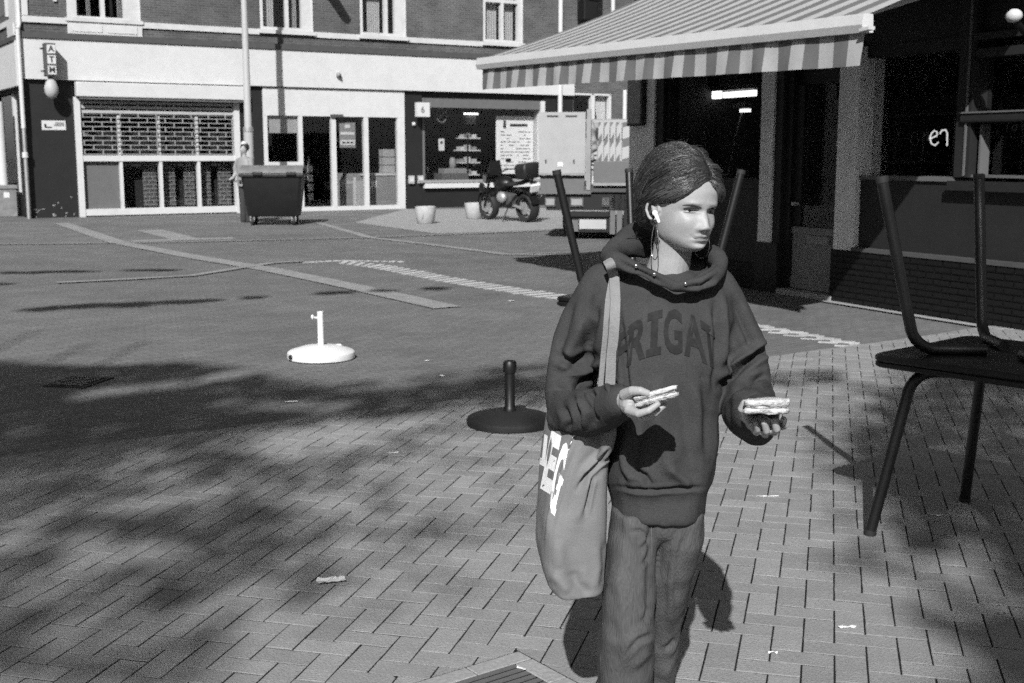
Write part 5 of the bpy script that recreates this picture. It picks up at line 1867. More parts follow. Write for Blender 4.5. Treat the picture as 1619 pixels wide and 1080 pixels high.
for k in range(70):                                    # flyaways
    d = np.array([random.gauss(-.2, .6), random.gauss(-.1, .6), abs(random.gauss(.6, .4))])
    d /= np.linalg.norm(d)
    p0 = HCN + d * float(hair_r(d)) * 1.0
    if p0[1] > .015: continue
    t_ = np.cross(d, [random.gauss(0, 1), random.gauss(0, .4), random.gauss(0, 1)])
    t_ /= np.linalg.norm(t_)
    P = [h2w(p0 + t_ * .011 * i + d * (.004 + .004 * math.sin(i * .6) + .0012 * i)) for i in range(6)]
    mbs.tube(P, [.0004] * 5 + [.0002], 4)
for k in range(4):                                    # loose ends at the nape and temples
    a = BUN + np.array([random.uniform(-.03, .03), random.uniform(-.02, .03), random.uniform(-.03, .0)])
    P = [h2w(a + np.array([random.uniform(-.012, .012) * i, -.008 * i + random.uniform(-.004, .004), -.0125 * i])) for i in range(6)]
    mbs.tube(P, [.0011, .0011, .001, .0009, .0007, .0003], 4)
wbuild(mbs, 'strands', M['hair'], hair)
wbuild(mbl, 'painted_highlights', M['hair_highlight'], hair)
for c_ in list(hair.children):
    c_['kind'] = 'stuff'

# earbud and hoops
eb = MB().ball(tuple(wp(1035.5, 337, -.083)), (.0066, .0062, .0068), 14, 9)
eb.tube([wp(1036.5, 339, -.088), wp(1039.5, 345, -.092), wp(1041.5, 350.5, -.092)], [.0046, .0040, .0038], 10, True)
wbuild(eb, 'earbud', M['bud'])
c_ = wp(1035.5, 383, -.07)
e1 = np.array([.0068, -.012, 0])
rgp = [c_ + e1 * math.cos(a) * (1 - .25 * math.sin(a)) + np.array([0, 0, .041]) * math.sin(a) for a in [2 * PI * k / 36 for k in range(36)]]
er = wbuild(MB().tube(rgp, .0011, 8, closed=True), 'hoop_earring', M['chrome'])
wbuild(MB().tube([wp(1039.5, 353, -.083), wp(1038.5, 362, -.08)], .0017, 8, True), 'clasp', M['chrome'], er)
c_ = h2w((.074, -.006, -.083))
rgp = [c_ + HM[1] * .030 * math.cos(a) + np.array([0, 0, .034]) * math.sin(a) for a in [2 * PI * k / 32 for k in range(32)]]
wbuild(MB().tube(rgp, .0009, 8, closed=True), 'hoop_earring', M['chrome'])

# ---------------------------------------------------------------- hoodie
hd = MB()
hd.loft([pxring(y, l, r, dy, by, 2.2) for y, l, r, dy, by in (
    (421, 1000, 1105, .05, .05), (430, 972, 1128, .045, .075), (441, 948, 1146, .04, .095), (462, 926, 1160, .03, .115), (500, 922, 1164, .02, .13),
    (560, 936, 1152, .01, .137), (620, 950, 1138, .005, .137), (680, 955, 1133, 0, .137), (735, 958, 1129, 0, .137), (758, 959, 1125, 0, .135),
    (772, 963, 1119, 0, .124), (785, 966, 1117, 0, .122), (800, 967, 1115, 0, .121), (809, 968, 1114, 0, .118))])
ptube(hd, ((962, 455, .04, .062), (926, 505, .045, .062), (905, 565, .05, .058), (899, 618, .03, .060), (908, 652, -.05, .058), (934, 652, -.14, .055), (960, 644, -.21, .049), (977, 636, -.262, .040), (981, 634, -.272, .035)), 22)
ptube(hd, ((1126, 458, .04, .062), (1158, 515, .04, .060), (1174, 575, .03, .060), (1181, 628, -.01, .064), (1184, 650, -.10, .064), (1190, 655, -.2, .060), (1197, 655, -.28, .050), (1200, 655, -.315, .041)), 22)
# baggy underside of the near sleeves
hd.ball(tuple(wp(887, 660, -.02)), (.037, .055, .036), 16, 10)
hd.ball(tuple(wp(1198, 676, -.2)), (.04, .07, .04), 16, 10)
# hood lying round the neck
HP = [(1064, 455, -.122, .011), (1090, 452, -.118, .015), (1120, 441, -.092, .019), (1137, 421, -.03, .021), (1124, 404, .06, .024), (1075, 394, .14, .031), (1028, 386, .145, .034), (986, 392, .095, .031), (966, 403, .02, .026), (976, 414, -.05, .020), (1010, 426, -.09, .016), (1040, 441, -.112, .013), (1070, 456, -.124, .011)]
ptube(hd, HP, 16, 1.0)
ptube(hd, ((1134, 412, .0, .016), (1136, 402, .05, .017), (1112, 395, .12, .025)), 12)
ptube(hd, ((962, 398, .03, .02), (985, 387, .10, .03), (1010, 378, .16, .04), (1070, 392, .19, .045), (1110, 400, .16, .035)), 14)
hdm = remeshed(hd, .0052, 7)
# folds: (polyline in photo pixels, half width px, height m); negative = crease
FOLDS = [
    ([(1035, 588), (1040, 650), (1052, 712), (1064, 765)], 13, .006),
    ([(1075, 600), (1088, 680), (1100, 745)], 14, -.006),
    ([(1012, 640), (1008, 700), (1003, 750)], 12, -.006),
    ([(985, 700), (990, 740), (1004, 764)], 7, .006),
    ([(1000, 742), (1020, 752), (1030, 770)], 5, -.007),
    ([(1055, 735), (1075, 755), (1095, 768)], 8, .006),
    ([(1112, 600), (1120, 660), (1118, 730)], 9, -.007),
    ([(1131, 470), (1136, 520), (1132, 580), (1126, 640)], 6, -.0045),
    ([(1140, 460), (1148, 520), (1138, 590)], 7, .005),
    ([(976, 470), (985, 540), (992, 610), (996, 650)], 5, -.006),
    ([(1010, 470), (1060, 480), (1110, 470)], 18, -.004),
    ([(1135, 612), (1165, 585), (1200, 560), (1222, 545)], 6, -.011),
    ([(1140, 598), (1168, 570), (1205, 540)], 7, .007),
    ([(1150, 640), (1180, 618), (1220, 606)], 6, .007),
    ([(1152, 628), (1180, 606), (1215, 592)], 5, -.008),
    ([(1168, 640), (1195, 628), (1226, 628)], 4, -.006),
    ([(1160, 470), (1178, 520), (1196, 560)], 7, -.006),
    ([(880, 560), (905, 575), (940, 560)], 7, -.011),
    ([(890, 600), (920, 590), (955, 572)], 6, .008),
    ([(872, 614), (905, 612), (945, 592)], 5, -.009),
    ([(925, 500), (905, 545), (892, 590)], 9, .007),
    ([(945, 480), (935, 530), (925, 565)], 8, -.007),
    ([(905, 470), (890, 520), (880, 560)], 8, -.005),
    ([(930, 612), (945, 640), (942, 670)], 5, -.008),
    ([(912, 622), (928, 650), (925, 680)], 5, .007),
    ([(955, 600), (966, 625), (962, 655)], 5, .006),
    ([(968, 598), (978, 622), (974, 655)], 4, -.005),
    ([(890, 640), (900, 665), (898, 684)], 6, -.008),
    ([(968, 770), (1040, 776), (1116, 770)], 3.5, -.006),
    ([(1000, 400), (1040, 418), (1070, 436)], 5, .003),
    ([(975, 412), (1010, 430), (1060, 452)], 4, -.004),
    ([(1080, 455), (1110, 452), (1136, 436)], 4, -.005),
    ([(1100, 438), (1122, 426), (1132, 412)], 4, -.003),
]


def fold_mesh(me, folds, namp=(.0025, .0012), nscale=(14, 38)):
    co_, no_ = get_co(me), get_no(me)
    px = pj(co_)
    vd = _o - co_
    vd /= np.linalg.norm(vd, axis=1)[:, None]
    facing = np.clip(((no_ * vd).sum(1) + .05) / .35, 0, 1)
    d = np.zeros(len(co_))
    for poly, w_, h_ in folds:
        best = np.full(len(co_), 1e9)
        tt = np.zeros(len(co_))
        nseg = len(poly) - 1
        for i in range(nseg):
            a, b = np.array(poly[i], float), np.array(poly[i + 1], float)
            ab = b - a
            u = np.clip(((px - a) @ ab) / (ab @ ab), 0, 1)
            dist = np.linalg.norm(px - (a + u[:, None] * ab), axis=1)
            m_ = dist < best
            best[m_] = dist[m_]
            tt[m_] = (i + u[m_]) / nseg
        prof = np.exp(-(best / w_) ** 2) - .35 * np.exp(-((best - 1.9 * w_) / w_) ** 2)
        d += h_ * prof * np.clip(np.sin(PI * np.clip(tt, .03, .97)) * 1.6, 0, 1)
    d *= facing
    nn = np.array([noise.noise(Vector(c * nscale[0])) * namp[0] + noise.noise(Vector((c[0] * nscale[1], c[1] * nscale[1], c[2] * nscale[1] * .6))) * namp[1] for c in co_])
    set_co(me, co_ + no_ * (d + nn)[:, None])


fold_mesh(hdm, [(p_, w_ * .9, h_ * 2.0) for p_, w_, h_ in FOLDS], (.007, .0035), (11, 28))
HOOD_BVH = BVHTree.FromPolygons([v.co.copy() for v in hdm.vertices], [tuple(p.vertices) for p in hdm.polygons])


def cast(bvh, px, py, off=0.003, default_y=None):
    d = Vector(ray(px, py)).normalized()
    hit = bvh.ray_cast(Vector(_o), d)
    if hit[0] is None:
        return None if default_y is None else at(px, py, default_y)
    return np.array(hit[0]) - np.array(d) * off


hoodie = wlink('hoodie', hdm, M['hoodie'])
for px, py in ((1006, 421), (1035, 434), (1084, 449)):
    p = cast(HOOD_BVH, px, py, .003)
    if p is not None: wbuild(MB().ball(tuple(p), (.0046, .0022, .0046), 12, 7), 'snap_button', M['chrome'], hoodie)
# ribbed cuffs
for pts, nm in ((((966, 640, -.245, .040), (976, 636, -.275, .036), (981, 634, -.287, .034)), 'cuff'), (((1199, 654, -.30, .043), (1201, 655, -.335, .040), (1201, 655, -.35, .037)), 'cuff')):
    mb = MB()
    ptube(mb, pts, 26)
    wbuild(mb, nm, M['hoodie_rib'], hoodie)


# arched lettering on the chest
def print_on(bvh, txt, place, mat, name, parent, off=.0022, bold=.03, cuts=2, org=None):
    for k, ch_ in enumerate(txt):
        me = text_mesh(ch_, 1.0, bold=bold)
        if ch_ == 'I':
            b_ = MB()
            for x0, x1, z0, z1 in ((-.5, .5, -.5, -.32), (-.24, .24, -.32, .32), (-.5, .5, .32, .5)): b_.add([(x0, z0, 0), (x1, z0, 0), (x1, z1, 0), (x0, z1, 0)], [(0, 1, 2, 3)])
            me = b_.mesh('letter')
        gb = get_co(me)
        lo_, hi_ = gb.min(0), gb.max(0)
        gb = (gb - (lo_ + hi_) / 2) / np.maximum(hi_ - lo_, 1e-6)
        set_co(me, gb)
        bm = bmesh.new()
        bm.from_mesh(me)
        bmesh.ops.triangulate(bm, faces=bm.faces[:])
        for _ in range(cuts): bmesh.ops.subdivide_edges(bm, edges=bm.edges[:], cuts=1)
        lost = []
        for v in bm.verts:
            x_, y_ = place(k, v.co.x, v.co.y)
            p = cast(bvh, x_, y_, off)
            if p is None: lost.append(v)
            else: v.co = Vector(p)
        bmesh.ops.delete(bm, geom=lost, context='VERTS')
        far = [e for e in bm.edges if e.calc_length() > .035]
        bmesh.ops.delete(bm, geom=far, context='EDGES')
        ok = len(bm.faces) > 3
        if ok:
            bm.to_mesh(me)
            if org is None: wlink(name, me, mat, parent, 180)
            else:
                set_co(me, get_co(me) - org)
                link_mesh(name, me, mat, parent, 180)
        bm.free()


LX = [983, 1008, 1034.5, 1064, 1098, 1122]
LW = [26, 30, 24, 30, 37, 22]


def arch(k, u, v):
    x_ = LX[k] + u * LW[k]
    mid_ = 524 + ((x_ - 1058) / 78) ** 2 * 34
    hgt = 72 - abs(x_ - 1058) * .06
    return x_ - v * (LX[k] - 1058) * .12, mid_ - v * hgt


print_on(HOOD_BVH, 'FRIGAT', arch, M['print'], 'printed_letter', hoodie)

# ---------------------------------------------------------------- trousers and shoes
tr = MB()
tr.loft([pxring(y, l, r, dy, by, 2.3) for y, l, r, dy, by in ((770, 975, 1106, .0, .1), (800, 969, 1110, .0, .108), (830, 970, 1108, .0, .092), (865, 985, 1095, .02, .05))])
tr.loft([pxring(y, l, r, dy, by, 2.4) for y, l, r, dy, by in ((800, 966, 1040, -.01, .1), (850, 960, 1038, -.02, .1), (900, 955, 1034, -.03, .098), (960, 950, 1034, -.05, .09), (1000, 948, 1037, -.065, .085), (1040, 946, 1033, -.05, .08), (1090, 944, 1030, -.02, .08), (1150, 942, 1030, .0, .085), (1186, 940, 1032, .01, .09))])
tr.loft([pxring(y, l, r, dy, by, 2.4) for y, l, r, dy, by in ((800, 1034, 1112, .0, .1), (850, 1030, 1109, .012, .098), (900, 1024, 1095, .045, .09), (960, 1020, 1079, .1, .08), (1000, 1018, 1072, .14, .075), (1050, 1018, 1066, .2, .075), (1100, 1016, 1062, .29, .075), (1140, 1014, 1064, .36, .08))])
trm = remeshed(tr, .0055, 5)
TF = [
    ([(1030, 812), (1029, 860), (1026, 920), (1027, 1000)], 5, -.007),
    ([(995, 842), (1012, 840), (1028, 850)], 3.5, -.006),
    ([(1012, 872), (1022, 860), (1030, 848)], 4, -.006),
    ([(1016, 895), (1026, 880)], 4, -.006),
    ([(1018, 985), (1030, 960)], 4, -.006),
    ([(990, 1035), (1010, 1012), (1034, 1003)], 4, -.006),
    ([(985, 1020), (1008, 1000), (1030, 990)], 7, .004),
    ([(965, 900), (985, 935), (990, 980)], 12, .006),
    ([(960, 970), (975, 1010), (970, 1060)], 9, -.006),
    ([(1000, 1060), (1020, 1040), (1030, 1030)], 6, .005),
    ([(1085, 840), (1074, 870), (1068, 900), (1064, 1000)], 4, -.007),
    ([(1075, 850), (1062, 920), (1062, 1010)], 6, .006),
    ([(1050, 1030), (1062, 1020), (1070, 1008)], 5, -.008),
    ([(968, 830), (990, 850), (1000, 880)], 10, -.004),
]
fold_mesh(trm, [(p_, w_, h_ * 1.0) for p_, w_, h_ in TF], (.010, .005), (9, 26))
trousers = wlink('trousers', trm, M['denim'])
for dx, pts in ((0, ((1030, 815), (1029.5, 870), (1029, 930))), (1, ((953, 985), (950, 1040), (948, 1079)))):
    TB = BVHTree.FromPolygons([v.co + Vector(WO) for v in trm.vertices], [tuple(p.vertices) for p in trm.polygons])
    P = [cast(TB, *p, .001, WY - .05) for p in pts]
    wbuild(MB().tube(P, .0007, 6), 'seam', M['grey_panel'], trousers)
for px_, py_, dy in ((986, 1196, -.0), (1040, 1150, .36)):
    f_ = wp(px_, py_, dy)
    z0 = .016
    sole = MB()
    sole.loft([[(f_[0] + s_x * w_, f_[1] + y_, z_) for s_x, y_, w_ in ((-1, .1, .032), (-1.05, .03, .03), (-1.2, -.06, .034), (-1, -.14, .034), (0, -.175, .04), (1, -.14, .034), (1.2, -.06, .034), (1.05, .03, .03), (1, .1, .032), (0, .12, .03))] for z_ in (z0, z0 + .03)])
    sh = wbuild(sole, 'shoe_sole', M['white_worn'], None, 40)
    up = MB().loft([[(f_[0] + s_x * w_ * k, f_[1] + y_ * (.6 + .4 * k), z_) for s_x, y_, w_ in ((-1, .1, .032), (-1.05, .03, .03), (-1.2, -.06, .034), (-1, -.14, .034), (0, -.175, .04), (1, -.14, .034), (1.2, -.06, .034), (1.05, .03, .03), (1, .1, .032), (0, .12, .03))] for z_, k in ((z0 + .03, .97), (z0 + .06, .92), (z0 + .1, .7))])
    wbuild(up, 'shoe', M['rubber'], None, 60)

# ---------------------------------------------------------------- tote bag
bag = thing('tote_bag', 'pale canvas tote bag with big white letters hanging at the woman\'s hip', 'bag', (float(wp(905, 800)[0]), WY, float(wp(905, 940)[2])))
BO = np.array(bag.location)


def blink(name, me, mat, parent=None, smooth=180):
    set_co(me, get_co(me) - BO)
    return link_mesh(name, me, mat, parent or bag, smooth)


def bag_ring(y, l, c_, r, shrink=0.0):
    p2, p3 = wp(c_, y, -.135), wp(r, y, -.105)
    p1, p4 = wp(l, y, .08 - shrink), wp(min(r, 950) - 6, y, .07 - shrink)
    z_ = wp((c_ + r) / 2, y, -.12)[2]
    P = [np.array([p[0], p[1], z_]) for p in (p1, p2, p3, p4)]
    Q = []
    for i in range(4):
        a, b = P[i], P[(i + 1) % 4]
        for k in range(8): Q.append(a + (b - a) * k / 8)
    for _ in range(5):
        Q = [(Q[i - 1] + 2 * Q[i] + Q[(i + 1) % len(Q)]) / 4 for i in range(len(Q))]
    return Q


bg_ = MB()
bg_.loft([bag_ring(q[0], q[1] - 5, *q[2:]) for q in ((655, 868, 918, 974), (680, 859, 911, 972), (720, 851, 897, 968), (760, 847, 886, 967), (800, 846, 875, 966), (840, 846, 866, 966), (875, 848, 860, 966), (900, 851, 860, 964), (918, 856, 863, 963), (934, 864, 868, 961), (944, 872, 876, 958, .03), (949, 882, 886, 950, .05))])
ptube(bg_, ((956, 664, -.13, .016), (962, 680, -.135, .022), (958, 708, -.125, .018), (952, 725, -.11, .008)), 12)
bgm = remeshed(bg_, .0045, 4)
BF = [
    ([(966, 712), (950, 728), (930, 748), (913, 776)], 3.6, -.012),
    ([(958, 720), (940, 735), (922, 752)], 7, .007),
    ([(938, 752), (932, 780), (924, 815)], 3, -.008),
    ([(930, 755), (920, 790), (908, 830)], 8, .005),
    ([(912, 684), (893, 740), (874, 800), (864, 850)], 3.5, .006),
    ([(948, 668), (955, 690), (962, 706)], 3, -.004),
    ([(947, 682), (960, 680), (972, 672)], 2, -.003),
    ([(870, 905), (885, 918), (900, 940)], 8, .006),
    ([(905, 900), (915, 925), (935, 944)], 8, -.006),
    ([(955, 850), (958, 900), (950, 940)], 6, -.004),
    ([(880, 850), (885, 890), (895, 915)], 10, .005),
]
fold_mesh(bgm, [(p_, w_, h_ * 1.4) for p_, w_, h_ in BF], (.005, .0015), (9, 30))
BAG_BVH = BVHTree.FromPolygons([v.co.copy() for v in bgm.vertices], [tuple(p.vertices) for p in bgm.polygons])
bagb = blink('pouch', bgm, M['canvas'])
tag(bag)


BQ = [((859, 674), (11, 6), (-6, 60)), ((872, 680), (16, 10), (-18, 92)), ((889, 692), (11, 14), (-24, 108)), ((885, 752), (6, 6), (-14, 58))]


def on_bag(k, u, v):
    (x_, y_), (ax, ay), (hx_, hy_) = BQ[k]
    return x_ + (u + .5) * ax + (.5 - v) * hx_, y_ + (u + .5) * ay + (.5 - v) * hy_


print_on(BAG_BVH, 'IEGI', on_bag, M['bag_print'], 'printed_letter', bagb, .002, .05, 3, BO)
for k, (x_, y_) in enumerate(((905, 693), (901, 704), (897, 716), (893, 727))):
    P = [cast(BAG_BVH, x_ + q, y_ - q * 2, .001) for q in (0, 3)]
    if all(p is not None for p in P): blink('small_print', MB().tube(P, .0012, 6).mesh('small_print'), M['bag_print'], bagb)


# shoulder straps lie on the sweatshirt
def ribbon_on(pts, w_px, name, mat, off=.005, thick=.0035):
    L_, R2 = [], []
    Ys, Q = [], []
    for i in range(len(pts) - 1):
        for k in range(4): Q.append((pts[i][0] + (pts[i + 1][0] - pts[i][0]) * k / 4, pts[i][1] + (pts[i + 1][1] - pts[i][1]) * k / 4))
    Q.append(pts[-1])
    for px, py in Q:
        c = cast(HOOD_BVH, px, py, off + (.014 if 416 < py < 456 else 0))
        Ys.append(float(c[1]) if c is not None and py < 574 else (Ys[-1] if Ys else WY - .02))
    Ys = np.array(Ys)
    lo = Ys.copy()
    for _ in range(14): Ys = np.minimum(np.concatenate([[Ys[0]], (Ys[:-2] + 2 * Ys[1:-1] + Ys[2:]) / 4, [Ys[-1]]]), lo + .004)
    C_ = [at(q[0], q[1], y_) for q, y_ in zip(Q, Ys)]
    mb = MB()
    rg = []
    for i, c in enumerate(C_):
        t_ = C_[min(i + 1, len(C_) - 1)] - C_[max(i - 1, 0)]
        t_ /= np.linalg.norm(t_)
        out = _o - c
        out /= np.linalg.norm(out)
        sd = np.cross(t_, out)
        sd /= np.linalg.norm(sd)
        out = np.cross(sd, t_)
        h_ = w_px / PXM / 2
        rg.append([tuple(c + sd * h_ * a + out * b) for a, b in ((-1, 0), (-.9, thick), (0, thick * 1.25), (.9, thick), (1, 0), (0, -thick * .6))])
    mb.loft(rg)
    return blink(name, mb.mesh(name), mat, bag, 50)


ribbon_on([(961, 412), (965, 419), (968, 428), (971, 438), (972, 450), (973, 475), (972, 505), (970, 535), (967, 562), (964, 618)], 17, 'strap', M['strap'])
ribbon_on([(969, 436), (965, 452), (961, 475), (959, 500), (957, 530), (954, 560), (949, 618)], 9, 'strap', M['strap'], .003)
hb = [wp(966, 418, -.03), wp(963, 411, .05), wp(958, 424, .14), wp(948, 520, .18), wp(930, 660, .1)]
blink('strap', MB().tube(hb, .012, 8, False, .3).mesh('strap'), M['strap'], bag, 60)


# ---------------------------------------------------------------- sandwiches
def sandwich(label, corners, thick, up_):
    """corners: (px,py,dy) of the lower face"""
    P = [wp(*c) for c in corners]
    ctr = sum(P) / len(P)
    t = thing('sandwich', label, 'sandwich', tuple(map(float, ctr)), 0, 'toasted sandwiches in her hands')
    up_ = np.array(up_) / np.linalg.norm(up_)
    loc = [p - ctr for p in P]
    for nm, a, b, mat, gr in (('lower_slice', 0, .42, M['bread'], 1.0), ('filling', .42, .56, M['crust'], .93), ('upper_slice', .56, 1.0, M['bread'], .99)):
        mb = MB()
        ring0 = []
        n = len(loc)
        for i in range(n):
            p, q = loc[i] * gr, loc[(i + 1) % n] * gr
            for k in range(9): ring0.append(p + (q - p) * k / 9)
        for _ in range(2): ring0 = [(ring0[i - 1] + 2 * ring0[i] + ring0[(i + 1) % len(ring0)]) / 4 for i in range(len(ring0))]
        rg = []
        for v, s_ in ((a, .93), (a + (b - a) * .3, 1), (a + (b - a) * .7, 1), (b, .93)):
            rg.append([tuple(p * (s_ + random.uniform(-.035, .025)) + up_ * thick * (v + random.uniform(-.05, .05))) for p in ring0])
        mb.loft(rg)
        mb.build(nm, mat, t, 40)
    return t


sandwich('toasted sandwich triangle in the hand nearer the tote bag', [(1002, 646, -.36), (1072, 627, -.40), (1074, 626, -.36), (1040, 640, -.27), (1006, 642, -.29)], .026, (-.18, -.15, 1))
sandwich('toasted sandwich held out flat in the hand further from the bag', [(1174, 655, -.475), (1249, 655, -.495), (1247, 651, -.44), (1210, 648, -.36), (1178, 652, -.40)], .030, (0, -.12, 1))
# ================================================================ MAN BEHIND THE BIN
mx, my = float(at(388, 300, 28.9)[0]), 28.9
man = thing('person', 'man in a pale jacket and white cap standing behind the refuse bin', 'person', (mx, my, 0.004), R(-35))
mb = MB()
for s in (-1, 1): mb.tube([(s * .1, 0, .02), (s * .1, .0, .48), (s * .09, 0, .95)], [.05, .065, .09], 12, True)
mb.loft([ell((0, 0, z_), a, b) for z_, a, b in ((.88, .17, .11), (1.1, .15, .1), (1.35, .19, .12), (1.48, .17, .1), (1.54, .07, .07))])
for s in (-1, 1): mb.tube([(s * .2, 0, 1.46), (s * .26, -.02, 1.2), (s * .2, -.2, 1.05)], [.055, .045, .035], 10, True)
mb.tube([(0, 0, 1.5), (0, -.01, 1.62)], .055, 12, True)
mb.ball((0, -.02, 1.72), (.078, .095, .12), 20, 14)
mb.ball((0, -.115, 1.7), (.012, .02, .02), 8, 6)
for s in (-1, 1):
    mb.ball((s * .2, -.23, 1.04), (.035, .05, .04), 10, 7)
    for k in range(4): mb.tube([(s * .2 + (k - 1.5) * .018, -.26, 1.03), (s * .2 + (k - 1.5) * .02, -.31, 1.01)], .009, 6, True)
me = remeshed(mb, .012, 3)
set_attr(me, 'tint', np.ones(len(me.vertices)))
link_mesh('body', me, M['skin'], man, 180)
mb = MB()
mb.loft([ell((0, 0, z_), a, b) for z_, a, b in ((.85, .2, .15), (1.1, .2, .15), (1.36, .225, .15), (1.48, .19, .12), (1.55, .09, .09))])
for s in (-1, 1): mb.tube([(s * .2, 0, 1.45), (s * .26, -.02, 1.2), (s * .22, -.1, 1.0)], [.075, .065, .05], 12, True)
me = remeshed(mb, .014, 4)
link_mesh('jacket', me, M['mid_grey'], man, 180)
mb = MB()
for s in (-1, 1): mb.tube([(s * .1, 0, .06), (s * .1, .0, .48), (s * .09, 0, .93)], [.075, .085, .11], 12, True)
link_mesh('trousers', remeshed(mb, .016, 3), M['hoodie'], man, 180)
mb = MB().ball((0, .02, 1.76), (.092, .108, .105), 18, 12)
link_mesh('hair', mb.mesh('hair'), M['rubber'], man, 180).location = (0, .015, .01)
mb = MB().ball((0, .01, 1.86), (.07, .085, .055), 18, 12)
cap = mb.build('cap', M['white'], man, 180)
MB().loft([[(-.07, -.06, 1.84), (.07, -.06, 1.84), (.07, -.06, 1.85), (-.07, -.06, 1.85)], [(-.05, -.19, 1.82), (.05, -.19, 1.82), (.05, -.19, 1.83), (-.05, -.19, 1.83)]]).build('peak', M['white'], cap, 40)

# ================================================================ TREES BEHIND THE CAMERA (their leaves cast the dappled shade)
def want_shade(px, py):
    """how leafy the light is at a photo point on the ground, 0 to 1"""
    n = noise.noise(Vector((px * .0065, py * .016, 3.1)))
    n2 = noise.noise(Vector((px * .017, py * .045, 7.7)))
    v = 0.0
    edge = float(np.interp(px, [0, 200, 480, 700, 860], [727, 700, 663, 638, 618]))
    top = float(np.interp(px, [-400, 0, 150, 300, 430, 520, 640, 760, 900], [560, 572, 580, 572, 590, 606, 600, 582, 575]))
    if px < 880 and py > top and py < edge + 14:
        v = .97 if px < 470 else (.93 if px < 680 else .88)
        if px > 420 and py < top + 16: v *= .55
        if abs(py - float(np.interp(px, [100, 300, 430], [628, 605, 578]))) < 7 and 120 < px < 440: v = 0.1
        if abs(py - 640) < 9 and 350 < px < 560: v *= .5
    elif px < 880 and py >= edge + 14 and py < 1090:
        f = float(np.interp(px, [-200, 0, 300, 430, 520, 600, 680, 860], [.82, .82, .80, .73, .57, .36, .18, .05]))
        if px > 360: f *= float(np.interp(py + (px - 430) * .12, [900, 960, 1000], [1, .6, 0.05]))
        v = f + .30 * n + .26 * n2
        if py > 985 and px > 400: v = 0
        if py < 720 and px > 400: v = .14 + .35 * n
        for ex_, ey2, w_, h_ in ((462, 712, 60, 14), (330, 782, 40, 14), (245, 800, 60, 12), (30, 850, 40, 14), (180, 880, 70, 16), (590, 745, 40, 12), (270, 880, 26, 20)):
            if ((px - ex_) / w_) ** 2 + ((py - ey2) / h_) ** 2 < 1: v = .08
    if px > 1240:
        b = float(np.interp(py, [560, 600, 640, 700, 780, 880, 1000, 1090], [1580, 1440, 1360, 1330, 1350, 1430, 1500, 1545]))
        if px > b: v = (.88 if px < b + 60 else .955) + .22 * n2
        elif px > b - 60: v = .42 + .4 * n
        if py < 560: v = 0
        if abs(px - 1520) < 45 and abs(py - 905) < 22: v = .1
    if 1190 < px < 1330 and 588 < py < 612 and n > -.1: v = max(v, .6)
    if 1290 < px < 1420 and 880 < py < 910: v = max(v, .75)
    return v


STREAK = [(62, 489, 30), (110, 485, 40), (160, 482, 44), (200, 483, 40), (235, 479, 44), (285, 477, 40), (325, 475, 26), (400, 470, 18), (520, 463, 22), (548, 462, 12), (604, 460, 20), (687, 456, 22), (30, 431, 60), (110, 429, 60), (240, 427, 60), (-30, 449, 60)]
leaves = {'left': [], 'right': []}
rg = random.Random(11)
sx_, sy_ = SUN_D[0] / -SUN_D[2], SUN_D[1] / -SUN_D[2]
LEAF_A = 0.0072                                       # ground area one leaf shades on average
LMAX = 3.4 / LEAF_A
XA, XB, YA, YB = -5.6, 5.0, 3.0, 10.6
for k in range(int(LMAX * (XB - XA) * (YB - YA))):
    X_, Y_ = rg.uniform(XA, XB), rg.uniform(YA, YB)
    if abs(X_) > .46 * Y_ + .9: continue
    px, py = pj((X_, Y_, 0))
    if px < -450 or px > 2050 or py > 1130: continue
    c_ = min(.966, want_shade(px, py))
    if c_ <= 0 or rg.random() * LMAX > -math.log(1 - c_) / LEAF_A: continue
    h = rg.uniform(10.5, 15.5)
    leaves['left' if px < 1000 else 'right'].append((X_ - sx_ * h, Y_ - sy_ * h, h))
for px, py, w_ in STREAK:
    q = gp(px, py)
    for k in range(int(w_ * 2.6)):
        h = rg.uniform(10.0, 10.6)
        a_, r2 = rg.uniform(0, 6.28), math.sqrt(rg.random())
        leaves['left'].append((q[0] + math.cos(a_) * r2 * w_ / 150 - sx_ * h, q[1] + math.sin(a_) * r2 * .13 - sy_ * h, h))


def tree(name, label, base, cl):
    t = thing(name, label, 'tree', base, 0, 'trees behind the viewer')
    b = np.array(base)
    P = np.array(cl)
    ctr = P.mean(0)
    fork = np.array([b[0] * .7 + ctr[0] * .3, b[1] * .7 + ctr[1] * .3, 6.5])
    MB().tube([b - b, (fork - b) * .5 + (.08, .05, 0), fork - b], [.28, .22, .17], 14).build('trunk', M['bark'], t, 60)
    rr = random.Random(5)
    for k in range(10):
        e = P[rr.randrange(len(P))] * .4 + ctr * .6
        m_ = fork * .5 + e * .5 + np.array([0, 0, .6])
        MB().tube([fork - b, m_ - b, e - b], [.09, .05, .012], 7).build('limb', M['bark'], t, 60)
    n = len(P)
    a = RNG.normal(0, 1, (n, 3))
    a /= np.linalg.norm(a, axis=1)[:, None]
    t1 = RNG.normal(0, 1, (n, 3))
    t1 -= a * (a * t1).sum(1)[:, None]
    t1 /= np.linalg.norm(t1, axis=1)[:, None]
    L_ = RNG.uniform(.06, .105, n)[:, None]
    c = P - b
    vs = np.stack([c - a * L_, c + t1 * L_ * .6, c + a * L_, c - t1 * L_ * .6], 1).reshape(-1, 3)
    me = bpy.data.meshes.new('crown')
    me.from_pydata(vs.tolist(), [], [(4 * i, 4 * i + 1, 4 * i + 2, 4 * i + 3) for i in range(n)])
    me.update()
    link_mesh('crown', me, M['leaf'], t)


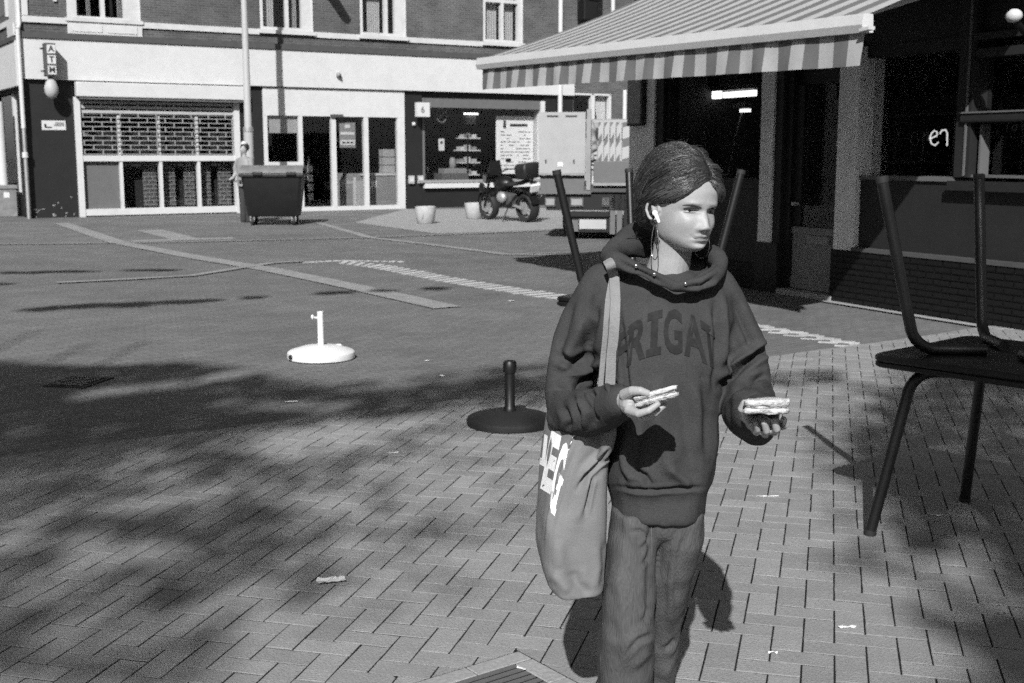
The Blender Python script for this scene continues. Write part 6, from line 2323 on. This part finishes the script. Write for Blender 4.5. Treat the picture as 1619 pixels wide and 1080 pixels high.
tree('street_tree', 'broad tall street tree behind the viewer that shades the left of the paving', (-4.2, -13.0, 0), leaves['left'])
tree('street_tree', 'narrow tall street tree behind the viewer that shades the table on the right', (1.5, -14.5, 0), leaves['right'])

# ================================================================ THE OTHER SIDES OF THE SQUARE (outside the picture, seen only in the window panes)
def plain_house(label, x0, x1, y0, y1, h):
    t = thing('terraced_house', label, 'building', (x0, y0, 0))
    a, b = x1 - x0, y1 - y0
    bx('wall', M['facade_brick'], t, 0, a, 0, b, 0, h)
    bx('roof', M['trim_dark'], t, -.2, a + .2, -.2, b + .2, h, h + .3)
    return t, a, b


t, a, b = plain_house('brick terrace closing the square on the left, beyond the picture', -30, -23, -6, 24, 10)
for k in range(6):
    for r_ in range(3):
        w_ = bx('window', M['inside'], t, a, a + .02, 2 + k * 4.7, 3.6 + k * 4.7, 1.0 + r_ * 3.1, 2.8 + r_ * 3.1)
        bx('frame', M['white_worn'], w_, a + .021, a + .05, 2.75 + k * 4.7, 2.85 + k * 4.7, 1.0 + r_ * 3.1, 2.8 + r_ * 3.1)
t, a, b = plain_house('brick terrace behind the viewer across the square', -20, 22, -38, -30, 9)
for k in range(9):
    for r_ in range(2):
        w_ = bx('window', M['inside'], t, 2 + k * 4.4, 3.5 + k * 4.4, b, b + .02, 1.0 + r_ * 3.3, 2.9 + r_ * 3.3)
        bx('frame', M['white_worn'], w_, 2.7 + k * 4.4, 2.8 + k * 4.4, b + .021, b + .05, 1.0 + r_ * 3.3, 2.9 + r_ * 3.3)

t = thing('terraced_house', 'brick terrace on the far side of the side street, left of the picture', 'building', floc(-20, -2), FX)
bx('wall', M['facade_brick'], t, 0, 8, 0, 34, 0, 9)
bx('roof', M['trim_dark'], t, -.2, 8.2, -.2, 34.2, 9, 9.3)
for k in range(7):
    for r_ in range(3):
        w_ = bx('window', M['inside'], t, 8, 8.02, 2 + k * 4.6, 3.5 + k * 4.6, .9 + r_ * 2.8, 2.6 + r_ * 2.8)
        bx('frame', M['white_worn'], w_, 8.021, 8.05, 2.7 + k * 4.6, 2.8 + k * 4.6, .9 + r_ * 2.8, 2.6 + r_ * 2.8)
